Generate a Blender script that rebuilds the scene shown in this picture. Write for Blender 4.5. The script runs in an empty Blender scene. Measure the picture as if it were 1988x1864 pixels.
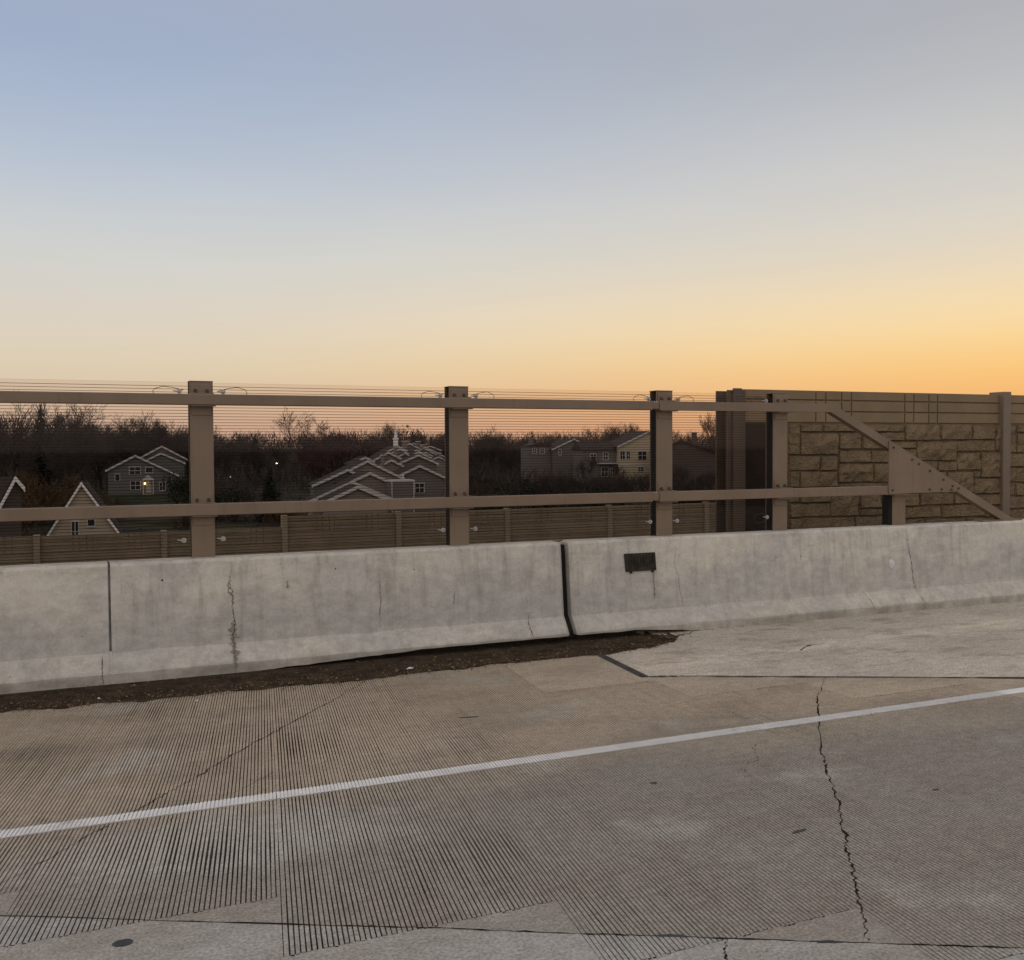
import bpy, math, random
from mathutils import Matrix, Vector, noise
R = math.radians
scene = bpy.context.scene
C = scene.collection

# ------------------------------------------------------------------ camera
CAM_H = 2.2
yaw, pitch, roll = R(23.4705), R(1.8644), R(0.3)
fw = Vector((math.sin(yaw)*math.cos(pitch), math.cos(yaw)*math.cos(pitch), -math.sin(pitch)))
r0 = Vector((math.cos(yaw), -math.sin(yaw), 0))
u0 = r0.cross(fw)
rt = r0*math.cos(roll) - u0*math.sin(roll)
up = u0*math.cos(roll) + r0*math.sin(roll)
cd = bpy.data.cameras.new('camera')
cam = bpy.data.objects.new('camera', cd); C.objects.link(cam)
cam.matrix_world = Matrix(((rt.x, up.x, -fw.x, 0), (rt.y, up.y, -fw.y, 0), (rt.z, up.z, -fw.z, CAM_H), (0, 0, 0, 1)))
cd.sensor_fit = 'HORIZONTAL'; cd.sensor_width = 36; cd.lens = 36*1950/1988
cd.clip_start = 0.05; cd.clip_end = 6000
scene.camera = cam

# ------------------------------------------------------------------ sky: clear dusk, afterglow past the right edge
def lin(c):
    return tuple(((v/255)/12.92 if v/255 <= .04045 else ((v/255+.055)/1.055)**2.4) for v in c)
world = bpy.data.worlds.new('World'); scene.world = world; world.use_nodes = True
nt = world.node_tree; nt.nodes.clear()
def wn(t, **k):
    n = nt.nodes.new(t)
    for a, v in k.items(): setattr(n, a, v)
    return n
def ramp_stops(node, stops):
    cr = node.color_ramp; cr.interpolation = 'B_SPLINE'
    while len(cr.elements) > 1: cr.elements.remove(cr.elements[-1])
    cr.elements[0].position = stops[0][0]; cr.elements[0].color = (*lin(stops[0][1]), 1)
    for p, c in stops[1:]:
        e = cr.elements.new(p); e.color = (*lin(c), 1)
tc = wn('ShaderNodeTexCoord')
sep = wn('ShaderNodeSeparateXYZ'); nt.links.new(tc.outputs['Generated'], sep.inputs[0])
flat = wn('ShaderNodeVectorMath', operation='MULTIPLY'); flat.inputs[1].default_value = (1, 1, 0)
nt.links.new(tc.outputs['Generated'], flat.inputs[0])
nrm = wn('ShaderNodeVectorMath', operation='NORMALIZE'); nt.links.new(flat.outputs[0], nrm.inputs[0])
SUN_AZ = R(60)
dot = wn('ShaderNodeVectorMath', operation='DOT_PRODUCT'); dot.inputs[1].default_value = (math.sin(SUN_AZ), math.cos(SUN_AZ), 0)
nt.links.new(nrm.outputs[0], dot.inputs[0])
mr = wn('ShaderNodeMapRange')
mr.inputs['From Min'].default_value = .42; mr.inputs['From Max'].default_value = 1.0
nt.links.new(dot.outputs['Value'], mr.inputs['Value'])
pw = wn('ShaderNodeMath', operation='POWER'); pw.inputs[1].default_value = 2.1; nt.links.new(mr.outputs[0], pw.inputs[0])
rampA = wn('ShaderNodeValToRGB'); rampB = wn('ShaderNodeValToRGB'); rampC = wn('ShaderNodeValToRGB')
ramp_stops(rampA, [(0, (226,160,118)), (.03, (243,178,112)), (.058, (251,192,113)), (.083, (254,208,135)), (.11, (252,220,163)), (.1415, (242,219,180)),
                   (.172, (229,214,191)), (.207, (218,211,199)), (.249, (209,206,201)), (.29, (194,194,194)), (.329, (184,185,187)), (.38, (173,175,180)), (.55, (180,180,188)), (.8, (204,201,202)), (1, (210,206,206))])
ramp_stops(rampB, [(0, (206,168,148)), (.035, (216,188,164)), (.070, (219,203,176)), (.088, (221,207,182)), (.115, (220,209,193)), (.146, (214,209,200)), (.177, (209,210,206)),
                   (.211, (200,205,208)), (.241, (189,198,210)), (.274, (179,191,208)), (.302, (170,184,206)), (.335, (163,178,202)), (.375, (156,171,197)), (.55, (172,177,192)), (.8, (204,201,202)), (1, (210,206,206))])
# unseen sky behind the camera, raised above the visible sky to light the barrier
ramp_stops(rampC, [(0, (214,196,184)), (.08, (244,228,214)), (.2, (254,245,236)), (.45, (248,240,232)), (.7, (226,220,217)), (1, (210,206,206))])
for rr in (rampA, rampB, rampC): nt.links.new(sep.outputs['Z'], rr.inputs[0])
mx0 = wn('ShaderNodeMix', data_type='RGBA')
nt.links.new(pw.outputs[0], mx0.inputs['Factor']); nt.links.new(rampB.outputs[0], mx0.inputs['A']); nt.links.new(rampA.outputs[0], mx0.inputs['B'])
mr2 = wn('ShaderNodeMapRange', interpolation_type='SMOOTHSTEP')
mr2.inputs['From Min'].default_value = .3; mr2.inputs['From Max'].default_value = -.7
nt.links.new(dot.outputs['Value'], mr2.inputs['Value'])
mx = wn('ShaderNodeMix', data_type='RGBA')
nt.links.new(mr2.outputs[0], mx.inputs['Factor']); nt.links.new(mx0.outputs['Result'], mx.inputs['A']); nt.links.new(rampC.outputs[0], mx.inputs['B'])
bg = wn('ShaderNodeBackground'); bg.inputs['Strength'].default_value = 1.0
# barely visible thin high cloud
cm = wn('ShaderNodeMapping'); cm.inputs['Scale'].default_value = (1.2, 1.2, 9); cm.inputs['Rotation'].default_value = (.12, .1, 0)
nt.links.new(tc.outputs['Generated'], cm.inputs[0])
cn = wn('ShaderNodeTexNoise'); cn.inputs['Scale'].default_value = 2.2; cn.inputs['Detail'].default_value = 6; cn.inputs['Roughness'].default_value = .6
nt.links.new(cm.outputs[0], cn.inputs['Vector'])
cr_ = wn('ShaderNodeMapRange'); cr_.inputs['From Min'].default_value = .3; cr_.inputs['From Max'].default_value = .7
cr_.inputs['To Min'].default_value = .985; cr_.inputs['To Max'].default_value = 1.015
nt.links.new(cn.outputs['Fac'], cr_.inputs['Value'])
cv = wn('ShaderNodeVectorMath', operation='SCALE'); nt.links.new(mx.outputs['Result'], cv.inputs[0]); nt.links.new(cr_.outputs[0], cv.inputs['Scale'])
nt.links.new(cv.outputs[0], bg.inputs['Color'])
wo = wn('ShaderNodeOutputWorld'); nt.links.new(bg.outputs[0], wo.inputs['Surface'])

sd = bpy.data.lights.new('sun', 'SUN'); sd.energy = 0.1; sd.angle = R(12); sd.color = (1, .72, .42)
sun = bpy.data.objects.new('sun', sd); C.objects.link(sun)
sdir = Vector((math.sin(SUN_AZ)*math.cos(R(2)), math.cos(SUN_AZ)*math.cos(R(2)), math.sin(R(2))))
sun.rotation_euler = (-sdir).to_track_quat('-Z', 'Y').to_euler(); sun.location = (40, 30, 30)

vs = scene.view_settings
vs.view_transform = 'Standard'; vs.look = 'None'; vs.exposure = 0.0; vs.gamma = 1; vs.use_curve_mapping = False
scene.cycles.transparent_max_bounces = 24
scene.cycles.max_bounces = 6

# ------------------------------------------------------------------ helpers
def N(v, s=1.0, off=0.0): return noise.noise(Vector((v[0]*s+off, v[1]*s+off*.7, v[2]*s-off)))
class MB:
    def __init__(self): self.v = []; self.f = []; self.m = []
    def add(self, vs, fs, mi=0):
        o = len(self.v); self.v += [tuple(p) for p in vs]
        self.f += [tuple(i+o for i in f) for f in fs]; self.m += [mi]*len(fs); return self
    def quad(self, a, b, c, d, mi=0): return self.add((a, b, c, d), ((0, 1, 2, 3),), mi)
    def box(self, x0, x1, y0, y1, z0, z1, b=0.0, mi=0):
        if b <= 0:
            vs = [(x, y, z) for z in (z0, z1) for y in (y0, y1) for x in (x0, x1)]
            fs = [(0, 2, 3, 1), (4, 5, 7, 6), (0, 1, 5, 4), (2, 6, 7, 3), (0, 4, 6, 2), (1, 3, 7, 5)]
            return self.add(vs, fs, mi)
        vs = []; idx = {}
        for ix, x in enumerate((x0, x1)):
            for iy, y in enumerate((y0, y1)):
                for iz, z in enumerate((z0, z1)):
                    sx, sy, sz = (1 if ix == 0 else -1)*b, (1 if iy == 0 else -1)*b, (1 if iz == 0 else -1)*b
                    for a, p in enumerate(((x, y+sy, z+sz), (x+sx, y, z+sz), (x+sx, y+sy, z))):
                        idx[ix, iy, iz, a] = len(vs); vs.append(p)
        g = lambda *k: idx[k]
        fs = []
        for i in (0, 1):
            fs.append((g(i,0,0,0), g(i,1,0,0), g(i,1,1,0), g(i,0,1,0)))
            fs.append((g(0,i,0,1), g(1,i,0,1), g(1,i,1,1), g(0,i,1,1)))
            fs.append((g(0,0,i,2), g(1,0,i,2), g(1,1,i,2), g(0,1,i,2)))
            for j in (0, 1):
                fs.append((g(i,j,0,0), g(i,j,1,0), g(i,j,1,1), g(i,j,0,1)))
                fs.append((g(i,0,j,0), g(i,1,j,0), g(i,1,j,2), g(i,0,j,2)))
                fs.append((g(0,i,j,1), g(1,i,j,1), g(1,i,j,2), g(0,i,j,2)))
                for k in (0, 1): fs.append((g(i,j,k,0), g(i,j,k,1), g(i,j,k,2)))
        return self.add(vs, fs, mi)
    def prism_y(self, poly, y0, y1, mi=0):          # poly of (x, z), extruded along y
        n = len(poly)
        vs = [(x, y0, z) for x, z in poly] + [(x, y1, z) for x, z in poly]
        fs = [tuple(range(n)), tuple(range(2*n-1, n-1, -1))] + [(i, i+n, (i+1) % n+n, (i+1) % n) for i in range(n)]
        return self.add(vs, fs, mi)
    def prism_x(self, poly, x0, x1, mi=0):
        n = len(poly)
        vs = [(x0, y, z) for y, z in poly] + [(x1, y, z) for y, z in poly]
        fs = [tuple(range(n)), tuple(range(2*n-1, n-1, -1))] + [(i, i+n, (i+1) % n+n, (i+1) % n) for i in range(n)]
        return self.add(vs, fs, mi)
    def tube(self, pts, rad, sides=5, cap=True, mi=0):
        pts = [Vector(p) for p in pts]; rads = rad if isinstance(rad, (list, tuple)) else [rad]*len(pts)
        vs = []; n = len(pts)
        ref = None
        for i, p in enumerate(pts):
            t = (pts[min(i+1, n-1)] - pts[max(i-1, 0)])
            t = t.normalized() if t.length > 1e-9 else Vector((0, 0, 1))
            if ref is None or abs(ref.dot(t)) > .95: ref = Vector((0, 0, 1)) if abs(t.z) < .9 else Vector((1, 0, 0))
            a = t.cross(ref).normalized(); b = a.cross(t)
            ref = b
            for s in range(sides):
                an = 2*math.pi*s/sides; vs.append(tuple(p + a*math.cos(an)*rads[i] + b*math.sin(an)*rads[i]))
        fs = [(i*sides+s, i*sides+(s+1) % sides, (i+1)*sides+(s+1) % sides, (i+1)*sides+s) for i in range(n-1) for s in range(sides)]
        if cap: fs += [tuple(range(sides-1, -1, -1)), tuple((n-1)*sides+s for s in range(sides))]
        return self.add(vs, fs, mi)
    def build(self, name, mats, parent=None, smooth=False, loc=None, kind=None):
        me = bpy.data.meshes.new(name); me.from_pydata(self.v, [], self.f)
        for m in (mats if isinstance(mats, (list, tuple)) else [mats]): me.materials.append(m)
        if any(self.m): me.polygons.foreach_set('material_index', self.m)
        if smooth: me.polygons.foreach_set('use_smooth', [True]*len(me.polygons))
        me.validate(); me.update()
        o = bpy.data.objects.new(name, me); C.objects.link(o)
        if parent: o.parent = parent
        if loc: o.location = loc
        if kind: o['kind'] = kind
        return o
def tag(o, label=None, cat=None, group=None, kind=None):
    if label: o['label'] = label
    if cat: o['category'] = cat
    if group: o['group'] = group
    if kind: o['kind'] = kind
    return o
def thing(name, label, cat, loc=(0, 0, 0), rz=0, group=None):
    o = bpy.data.objects.new(name, None); C.objects.link(o); o.empty_display_size = .2
    o.location = loc; o.rotation_euler = (0, 0, rz); return tag(o, label, cat, group)
def local(mb, loc):
    mb.v = [(x-loc[0], y-loc[1], z-loc[2]) for x, y, z in mb.v]; return mb
def struct(name, mb, mats, label=None, parent=None, smooth=False):
    o = mb.build(name, mats, parent, smooth)
    o['kind'] = 'structure'
    if label: o['label'] = label
    return o

# ------------------------------------------------------------------ materials
class NT:
    def __init__(self, name):
        self.mat = bpy.data.materials.new(name); self.mat.use_nodes = True
        self.t = self.mat.node_tree; self.b = self.t.nodes['Principled BSDF']
        self.geo = self.t.nodes.new('ShaderNodeNewGeometry')
    def link(self, a, b): self.t.links.new(a, b)
    def pos(self, scale=(1, 1, 1), rot=(0, 0, 0), obj=False):
        m = self.t.nodes.new('ShaderNodeMapping'); m.inputs['Scale'].default_value = scale; m.inputs['Rotation'].default_value = rot
        if obj:
            c = self.t.nodes.new('ShaderNodeTexCoord'); self.link(c.outputs['Object'], m.inputs[0])
        else: self.link(self.geo.outputs['Position'], m.inputs[0])
        return m.outputs[0]
    def noise(self, vec, scale=1, detail=4, rough=.55, dist=0):
        n = self.t.nodes.new('ShaderNodeTexNoise'); n.inputs['Scale'].default_value = scale
        n.inputs['Detail'].default_value = detail; n.inputs['Roughness'].default_value = rough; n.inputs['Distortion'].default_value = dist
        self.link(vec, n.inputs['Vector']); return n.outputs['Fac']
    def rng(self, v, a, b, c=0.0, d=1.0):
        m = self.t.nodes.new('ShaderNodeMapRange'); m.interpolation_type = 'SMOOTHSTEP'
        for k, x in zip(('From Min', 'From Max', 'To Min', 'To Max'), (a, b, c, d)): m.inputs[k].default_value = x
        self.link(v, m.inputs['Value']); return m.outputs[0]
    def mix(self, fac, a, b, mode='MIX'):
        m = self.t.nodes.new('ShaderNodeMix'); m.data_type = 'RGBA'; m.blend_type = mode
        for s, v in (('Factor', fac), ('A', a), ('B', b)):
            i = [q for q in m.inputs if q.name == s and (q.type == 'RGBA' or s == 'Factor' and q.type == 'VALUE')][0]
            if isinstance(v, (int, float)): i.default_value = v
            elif isinstance(v, tuple): i.default_value = (*v, 1) if len(v) == 3 else v
            else: self.link(v, i)
        return [q for q in m.outputs if q.type == 'RGBA'][0]
    def math(self, op, a, b=0.0):
        m = self.t.nodes.new('ShaderNodeMath'); m.operation = op
        for i, v in enumerate((a, b)):
            if isinstance(v, (int, float)): m.inputs[i].default_value = v
            else: self.link(v, m.inputs[i])
        return m.outputs[0]
    def sep(self):
        s = self.t.nodes.new('ShaderNodeSeparateXYZ'); self.link(self.geo.outputs['Position'], s.inputs[0]); return s.outputs
    def bump(self, h, strength=.3, dist=.01):
        b = self.t.nodes.new('ShaderNodeBump'); b.inputs['Strength'].default_value = strength; b.inputs['Distance'].default_value = dist
        self.link(h, b.inputs['Height']); self.link(b.outputs[0], self.b.inputs['Normal'])
    def done(self, col, rough=.8, spec=.3, metal=0):
        if isinstance(col, tuple): self.b.inputs['Base Color'].default_value = (*col, 1)
        else: self.link(col, self.b.inputs['Base Color'])
        if isinstance(rough, (int, float)): self.b.inputs['Roughness'].default_value = rough
        else: self.link(rough, self.b.inputs['Roughness'])
        self.b.inputs['Specular IOR Level'].default_value = spec; self.b.inputs['Metallic'].default_value = metal
        return self.mat
def plain(name, col, rough=.7, var=.18, scale=3, spec=.3, bump=0, metal=0, obj=False, detail=4):
    m = NT(name); p = m.pos(obj=obj)
    n = m.noise(p, scale, detail)
    c = m.mix(m.rng(n, .3, .7), tuple(v*(1-var) for v in col), tuple(min(1, v*(1+var)) for v in col))
    if bump: m.bump(m.noise(p, scale*12, 4), bump, .004)
    return m.done(c, rough, spec, metal)

def concrete_road():
    m = NT('road concrete'); p = m.pos()
    s = m.sep()
    big = m.noise(p, .55, 5, .6)
    # tan, dusty shoulder beyond the edge line, greyer lane on this side, wandering border
    edge = m.math('ADD', s[1], m.math('MULTIPLY', m.math('SUBTRACT', m.noise(m.pos((.35, 1, 1)), 1.1, 4), .5), 2.2))
    tan = m.rng(edge, 5.4, 6.9)
    c = m.mix(tan, (.285, .262, .234), (.405, .338, .260))
    far = m.math('ADD', m.math('MULTIPLY', s[0], .5275), s[1])
    c = m.mix(m.rng(far, 5.075, 5.055), c, (.35, .338, .32))
    blot = m.rng(m.noise(m.pos((.6, 1.5, 1)), 1.3, 5, .6), .42, .68)
    c = m.mix(m.math('MULTIPLY', blot, .5), c, (.24, .20, .165))
    lite = m.rng(m.noise(m.pos((1, 1.4, 1), (0, 0, .5)), .9, 3), .56, .74)
    c = m.mix(m.math('MULTIPLY', lite, .6), c, (.43, .415, .385))
    # a pale scoured patch of the lane just on this side of the line
    ex = m.math('MULTIPLY', m.math('SUBTRACT', s[0], .75), .8); ey_ = m.math('MULTIPLY', m.math('SUBTRACT', s[1], 5.75), 1.9)
    rad = m.math('ADD', m.math('SQRT', m.math('ADD', m.math('MULTIPLY', ex, ex), m.math('MULTIPLY', ey_, ey_))), m.math('MULTIPLY', m.math('SUBTRACT', m.noise(p, 2.2, 6, .7), .5), 1.3))
    c = m.mix(m.math('MULTIPLY', m.rng(rad, 1.1, .45), .6), c, (.47, .455, .425))
    # drawn-out brown skid and oil marks along the traffic
    oil = m.rng(m.noise(m.pos((.5, 4.5, 1), (0, 0, .06)), 1.6, 4, .6), .66, .8)
    c = m.mix(m.math('MULTIPLY', oil, .5), c, (.12, .095, .075))
    fine = m.noise(p, 60, 5, .7)
    c = m.mix(.42, c, m.mix(m.rng(fine, .3, .7), (.12, .11, .10), (.92, .9, .87)), 'OVERLAY')
    mid = m.noise(m.pos((1, 1.6, 1), (0, 0, .4)), 9, 5, .68)
    c = m.mix(.2, c, m.mix(m.rng(mid, .3, .7), (.2, .19, .18), (.82, .8, .77)), 'OVERLAY')
    spk = m.rng(m.noise(p, 34, 2, .5), .68, .76)
    c = m.mix(m.math('MULTIPLY', spk, .5), c, (.06, .05, .045))
    m.bump(m.math('ADD', fine, m.noise(p, 14, 3)), .25, .004)
    return m.done(c, .82, .25)
def concrete_slab():
    m = NT('slab concrete'); p = m.pos()
    c = m.mix(m.rng(m.noise(p, .8, 6, .62), .38, .64), (.51, .455, .385), (.42, .38, .33))
    worn = m.rng(m.noise(m.pos((.35, 1.9, 1), (0, 0, -.03)), 1.1, 5, .6), .58, .72)
    c = m.mix(m.math('MULTIPLY', worn, .6), c, (.52, .475, .41))
    s = m.sep()
    # pale scuffed streak left by turning wheels
    dl = m.math('ABSOLUTE', m.math('SUBTRACT', m.math('ADD', s[1], m.math('MULTIPLY', m.math('SUBTRACT', m.noise(m.pos((1.2, 1.2, 1)), 1.3, 5, .65), .5), .7)), m.math('ADD', m.math('MULTIPLY', s[0], .058), 8.30)))
    streak = m.math('MULTIPLY', m.rng(dl, .26, .03), m.rng(m.noise(m.pos((.8, 3, 1)), 1.9, 5, .7), .36, .6))
    c = m.mix(m.math('MULTIPLY', streak, .75), c, (.64, .58, .48))
    c = m.mix(m.math('MULTIPLY', m.rng(m.noise(m.pos((.7, 1.6, 1)), 1.9, 5, .65), .5, .68), .5), c, (.21, .165, .125))
    fine = m.noise(p, 45, 5, .7)
    c = m.mix(.42, c, m.mix(m.rng(fine, .3, .7), (.12, .11, .10), (.92, .9, .87)), 'OVERLAY')
    mid = m.noise(m.pos((1, 2.2, 1), (0, 0, .3)), 7, 5, .68)
    c = m.mix(.24, c, m.mix(m.rng(mid, .3, .7), (.2, .19, .18), (.82, .8, .77)), 'OVERLAY')
    spk = m.rng(m.noise(p, 26, 2, .5), .71, .79)
    c = m.mix(m.math('MULTIPLY', spk, .45), c, (.07, .06, .05))
    m.bump(m.math('ADD', fine, m.noise(m.pos((1, 6, 1), (0, 0, .5)), 16, 3)), .3, .004)
    return m.done(c, .8, .25)
def concrete_wall():
    m = NT('barrier concrete'); p = m.pos()
    s = m.sep()
    c = m.mix(m.rng(m.noise(p, 1.3, 6, .6), .38, .62), (.61, .57, .505), (.50, .48, .45))
    zz = m.math('ADD', s[2], m.math('MULTIPLY', m.math('SUBTRACT', m.noise(m.pos((1.2, 1, .6)), 1, 4), .5), 1.1))
    grey = m.math('MULTIPLY', m.rng(zz, .95, .45), m.rng(s[2], .2, .34))
    c = m.mix(m.math('MULTIPLY', grey, .8), c, (.42, .415, .40))
    st = m.rng(m.noise(m.pos((7, 7, .35)), 1.4, 5, .65), .47, .72)
    c = m.mix(m.math('MULTIPLY', st, .5), c, (.29, .265, .225))
    st2 = m.rng(m.noise(m.pos((15, 15, .9), (0, 0, 1)), 1.2, 4, .6), .56, .74)
    c = m.mix(m.math('MULTIPLY', st2, .4), c, (.56, .53, .47))
    lam = m.rng(m.noise(m.pos((1.2, 1, 9)), 1.3, 4, .6), .52, .75)
    c = m.mix(m.math('MULTIPLY', lam, .22), c, (.33, .30, .265))
    toe_tone = m.math('MULTIPLY', m.rng(s[2], .34, .22), m.rng(m.noise(m.pos((2.5, 1, 5)), 1.6, 5, .65), .3, .62, .1, .55))  # mottled grime tone on the toe, put in to offset sky light on the slope
    c = m.mix(toe_tone, c, (.40, .385, .355))
    run = m.math('MULTIPLY', m.rng(s[2], .14, .05), m.rng(m.noise(m.pos((1.5, 1, 1)), 1.2, 4), .35, .65, .2, .8))
    c = m.mix(run, c, (.25, .225, .195))
    pk = m.rng(m.noise(p, 16, 2, .5), .73, .79)
    c = m.mix(m.math('MULTIPLY', pk, .5), c, (.17, .155, .13))
    mid = m.noise(m.pos((1, 1, 1.5)), 6, 6, .7)
    c = m.mix(.24, c, m.mix(m.rng(mid, .3, .7), (.22, .21, .2), (.8, .79, .77)), 'OVERLAY')
    fine = m.noise(p, 50, 5, .7)
    c = m.mix(.45, c, m.mix(fine, (.2, .2, .19), (.85, .84, .82)), 'OVERLAY')
    m.bump(m.math('ADD', fine, m.math('MULTIPLY', m.noise(p, 9, 4), 1.5)), .22, .006)
    return m.done(c, .78, .25)
def stone_mat(name, a, b):
    m = NT(name); p = m.pos()
    n = m.noise(p, 3.2, 5, .6)
    c = m.mix(m.rng(n, .35, .65), a, b)
    c = m.mix(m.math('MULTIPLY', m.rng(m.noise(p, 17, 4), .5, .7), .35), c, tuple(v*.6 for v in a))
    m.bump(m.math('ADD', m.math('MULTIPLY', m.noise(p, 9, 5, .62), 2.2), m.noise(p, 40, 3)), .9, .05)
    return m.done(c, .85, .2)
def painted_line():
    m = NT('white road paint'); p = m.pos()
    w = m.rng(m.noise(m.pos((1.4, 3, 1)), 2.2, 6, .7), .60, .70)
    g = m.rng(m.noise(p, 26, 4, .7), .60, .72)
    c = m.mix(m.rng(m.noise(p, 5, 4), .3, .7), (.78, .77, .76), (.66, .65, .64))
    c = m.mix(m.math('MAXIMUM', m.math('MULTIPLY', w, .8), m.math('MULTIPLY', g, .6)), c, (.26, .23, .195))
    m.bump(m.noise(p, 40, 3), .3, .003)
    return m.done(c, .7, .3)
def acrylic():
    mt = bpy.data.materials.new('clear acrylic'); mt.use_nodes = True; t = mt.node_tree; t.nodes.clear()
    tr = t.nodes.new('ShaderNodeBsdfTransparent'); tr.inputs[0].default_value = (.955, .925, .905, 1)
    gl = t.nodes.new('ShaderNodeBsdfGlossy'); gl.inputs['Roughness'].default_value = .03
    lw = t.nodes.new('ShaderNodeFresnel'); lw.inputs['IOR'].default_value = 1.22
    mxs = t.nodes.new('ShaderNodeMixShader'); ou = t.nodes.new('ShaderNodeOutputMaterial')
    t.links.new(lw.outputs[0], mxs.inputs[0]); t.links.new(tr.outputs[0], mxs.inputs[1]); t.links.new(gl.outputs[0], mxs.inputs[2])
    t.links.new(mxs.outputs[0], ou.inputs['Surface'])
    return mt
def emit(name, col, s):
    m = NT(name); m.b.inputs['Base Color'].default_value = (*col, 1)
    m.b.inputs['Emission Color'].default_value = (*col, 1); m.b.inputs['Emission Strength'].default_value = s
    return m.mat
def varied(name, a, b, rough=.9):                  # differs from one object to the next
    m = NT(name); oi = m.t.nodes.new('ShaderNodeObjectInfo')
    n = m.noise(m.pos(), .9, 3)
    f = m.math('ADD', m.math('MULTIPLY', oi.outputs['Random'], .7), m.math('MULTIPLY', n, .3))
    return m.done(m.mix(f, a, b), rough, .1)
def siding(name, col):
    m = NT(name); s = m.sep()
    saw = m.math('FRACT', m.math('MULTIPLY', s[2], 5.2))
    c = m.mix(m.rng(saw, 0, .22), tuple(v*.72 for v in col), col)
    c = m.mix(m.math('MULTIPLY', m.noise(m.pos(), 1.2, 3), .4), c, tuple(v*.75 for v in col))
    m.bump(saw, .5, .02)
    return m.done(c, .7, .2)
def paint_mat(name, col):
    m = NT(name); p = m.pos()
    c = m.mix(m.rng(m.noise(p, 2.4, 5), .35, .7), col, tuple(v*.86 for v in col))
    st = m.rng(m.noise(m.pos((9, 9, .7)), 1.6, 4), .55, .75)
    c = m.mix(m.math('MULTIPLY', st, .45), c, tuple(v*.66 for v in col))
    ch = m.rng(m.noise(m.pos((1, 1, 1)), 38, 5, .75), .66, .72)
    c = m.mix(m.math('MULTIPLY', ch, .5), c, (.32, .27, .22))
    m.bump(m.noise(p, 90, 3), .08, .002)
    return m.done(c, m.rng(m.noise(p, 6, 3), .3, .7, .42, .6), .35)

M = {}
M['road'] = concrete_road(); M['slab'] = concrete_slab(); M['barrier'] = concrete_wall()
def groove_mat():
    m = NT('dirt in the grooves'); p = m.pos()
    f = m.rng(m.noise(m.pos((1, .7, 1)), 1.7, 5, .65), .36, .66)
    c = m.mix(f, (.028, .022, .018), (.085, .066, .05))
    c = m.mix(m.math('MULTIPLY', m.rng(m.noise(p, 16, 4, .7), .54, .72), .5), c, (.20, .16, .12))
    return m.done(c, .95, .1)
M['groove'] = groove_mat()
M['line'] = painted_line()
M['steel'] = paint_mat('bronze painted steel', (.23, .165, .118))
M['bolt'] = plain('dark bolt steel', (.075, .052, .038), .6, .3, 20, .3)
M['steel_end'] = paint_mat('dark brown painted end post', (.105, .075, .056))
M['steel_wall'] = paint_mat('brown painted steel post', (.20, .15, .115))
M['galv'] = plain('galvanised metal', (.42, .41, .39), .5, .2, 30, .5, metal=.15)
M['wire'] = plain('dark wire', (.06, .045, .035), .6, .1, 30)
M['gasket'] = plain('black rubber', (.012, .011, .011), .7, .2, 8)
M['sealer_pale'] = plain('weathered joint sealer', (.11, .105, .10), .8, .3, 8)
M['sealer'] = plain('dark joint sealer', (.045, .045, .05), .75, .35, 6)
M['crackm'] = plain('open crack', (.022, .018, .014), .95, .3, 30, .05)
M['fil'] = plain('black filament', (.03, .022, .018), .6, .1, 5, .1)
M['acrylic'] = acrylic()
M['stone'] = stone_mat('tan split stone', (.275, .198, .118), (.215, .155, .095))
M['band'] = plain('tan smooth precast', (.235, .170, .104), .8, .1, 2, .2, .15)
M['mortar'] = plain('dark recessed joint', (.175, .128, .08), .9, .15, 5)
M['end_shade'] = plain('wall end shade', (.020, .012, .008), .7, .35, 3, .2)  # near-black colour standing in for shade on the wall's end
M['farwall'] = plain('far tan precast', (.17, .13, .085), .85, .15, 1.2, .15)
M['farpost'] = plain('far tan post', (.21, .165, .115), .8, .1, 1, .15)
def debris_mat():
    m = NT('roadside dirt'); p = m.pos()
    c = m.mix(m.rng(m.noise(p, 5, 5, .65), .35, .65), (.070, .049, .031), (.030, .022, .016))
    c = m.mix(m.math('MULTIPLY', m.rng(m.noise(p, 42, 4, .7), .55, .7), .7), c, (.22, .15, .085))
    m.bump(m.noise(p, 55, 4, .7), .9, .02)
    return m.done(c, .95, .1)
M['dirt'] = debris_mat()
def chip_mat():
    m = NT('leaf and bark bits'); n = m.t.nodes.new('ShaderNodeTexWhiteNoise'); g = m.t.nodes.new('ShaderNodeVectorMath'); g.operation = 'SNAP'
    g.inputs[1].default_value = (.03, .03, 1); m.link(m.geo.outputs['Position'], g.inputs[0]); m.link(g.outputs[0], n.inputs['Vector'])
    return m.done(m.mix(n.outputs['Value'], (.045, .03, .02), (.25, .17, .10)), .9, .1)
M['chip'] = chip_mat()
M['plate'] = plain('rusty black plate', (.030, .024, .018), .8, .5, 14, .3, .4)
M['stain'] = plain('damp stain', (.25, .225, .19), .8, .2, 10)
M['white'] = plain('white putty', (.62, .61, .60), .5, .1, 20)
M['ground'] = plain('winter grass and soil', (.032, .030, .018), .95, .5, .25, .05)
M['lawn'] = plain('dark lawn', (.018, .022, .010), .95, .4, .4, .05)
M['soil'] = plain('embankment soil', (.07, .055, .035), .95, .4, .6, .05)
M['bark'] = varied('bark', (.040, .032, .028), (.070, .055, .046))
M['twig'] = varied('bare twigs', (.036, .030, .029), (.066, .052, .049))
M['twig_red'] = varied('reddish twigs', (.060, .026, .028), (.080, .038, .034))
M['twig_ochre'] = varied('ochre twigs', (.075, .048, .022), (.060, .036, .018))
M['needle'] = varied('conifer needles', (.012, .017, .010), (.020, .024, .013))
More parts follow.
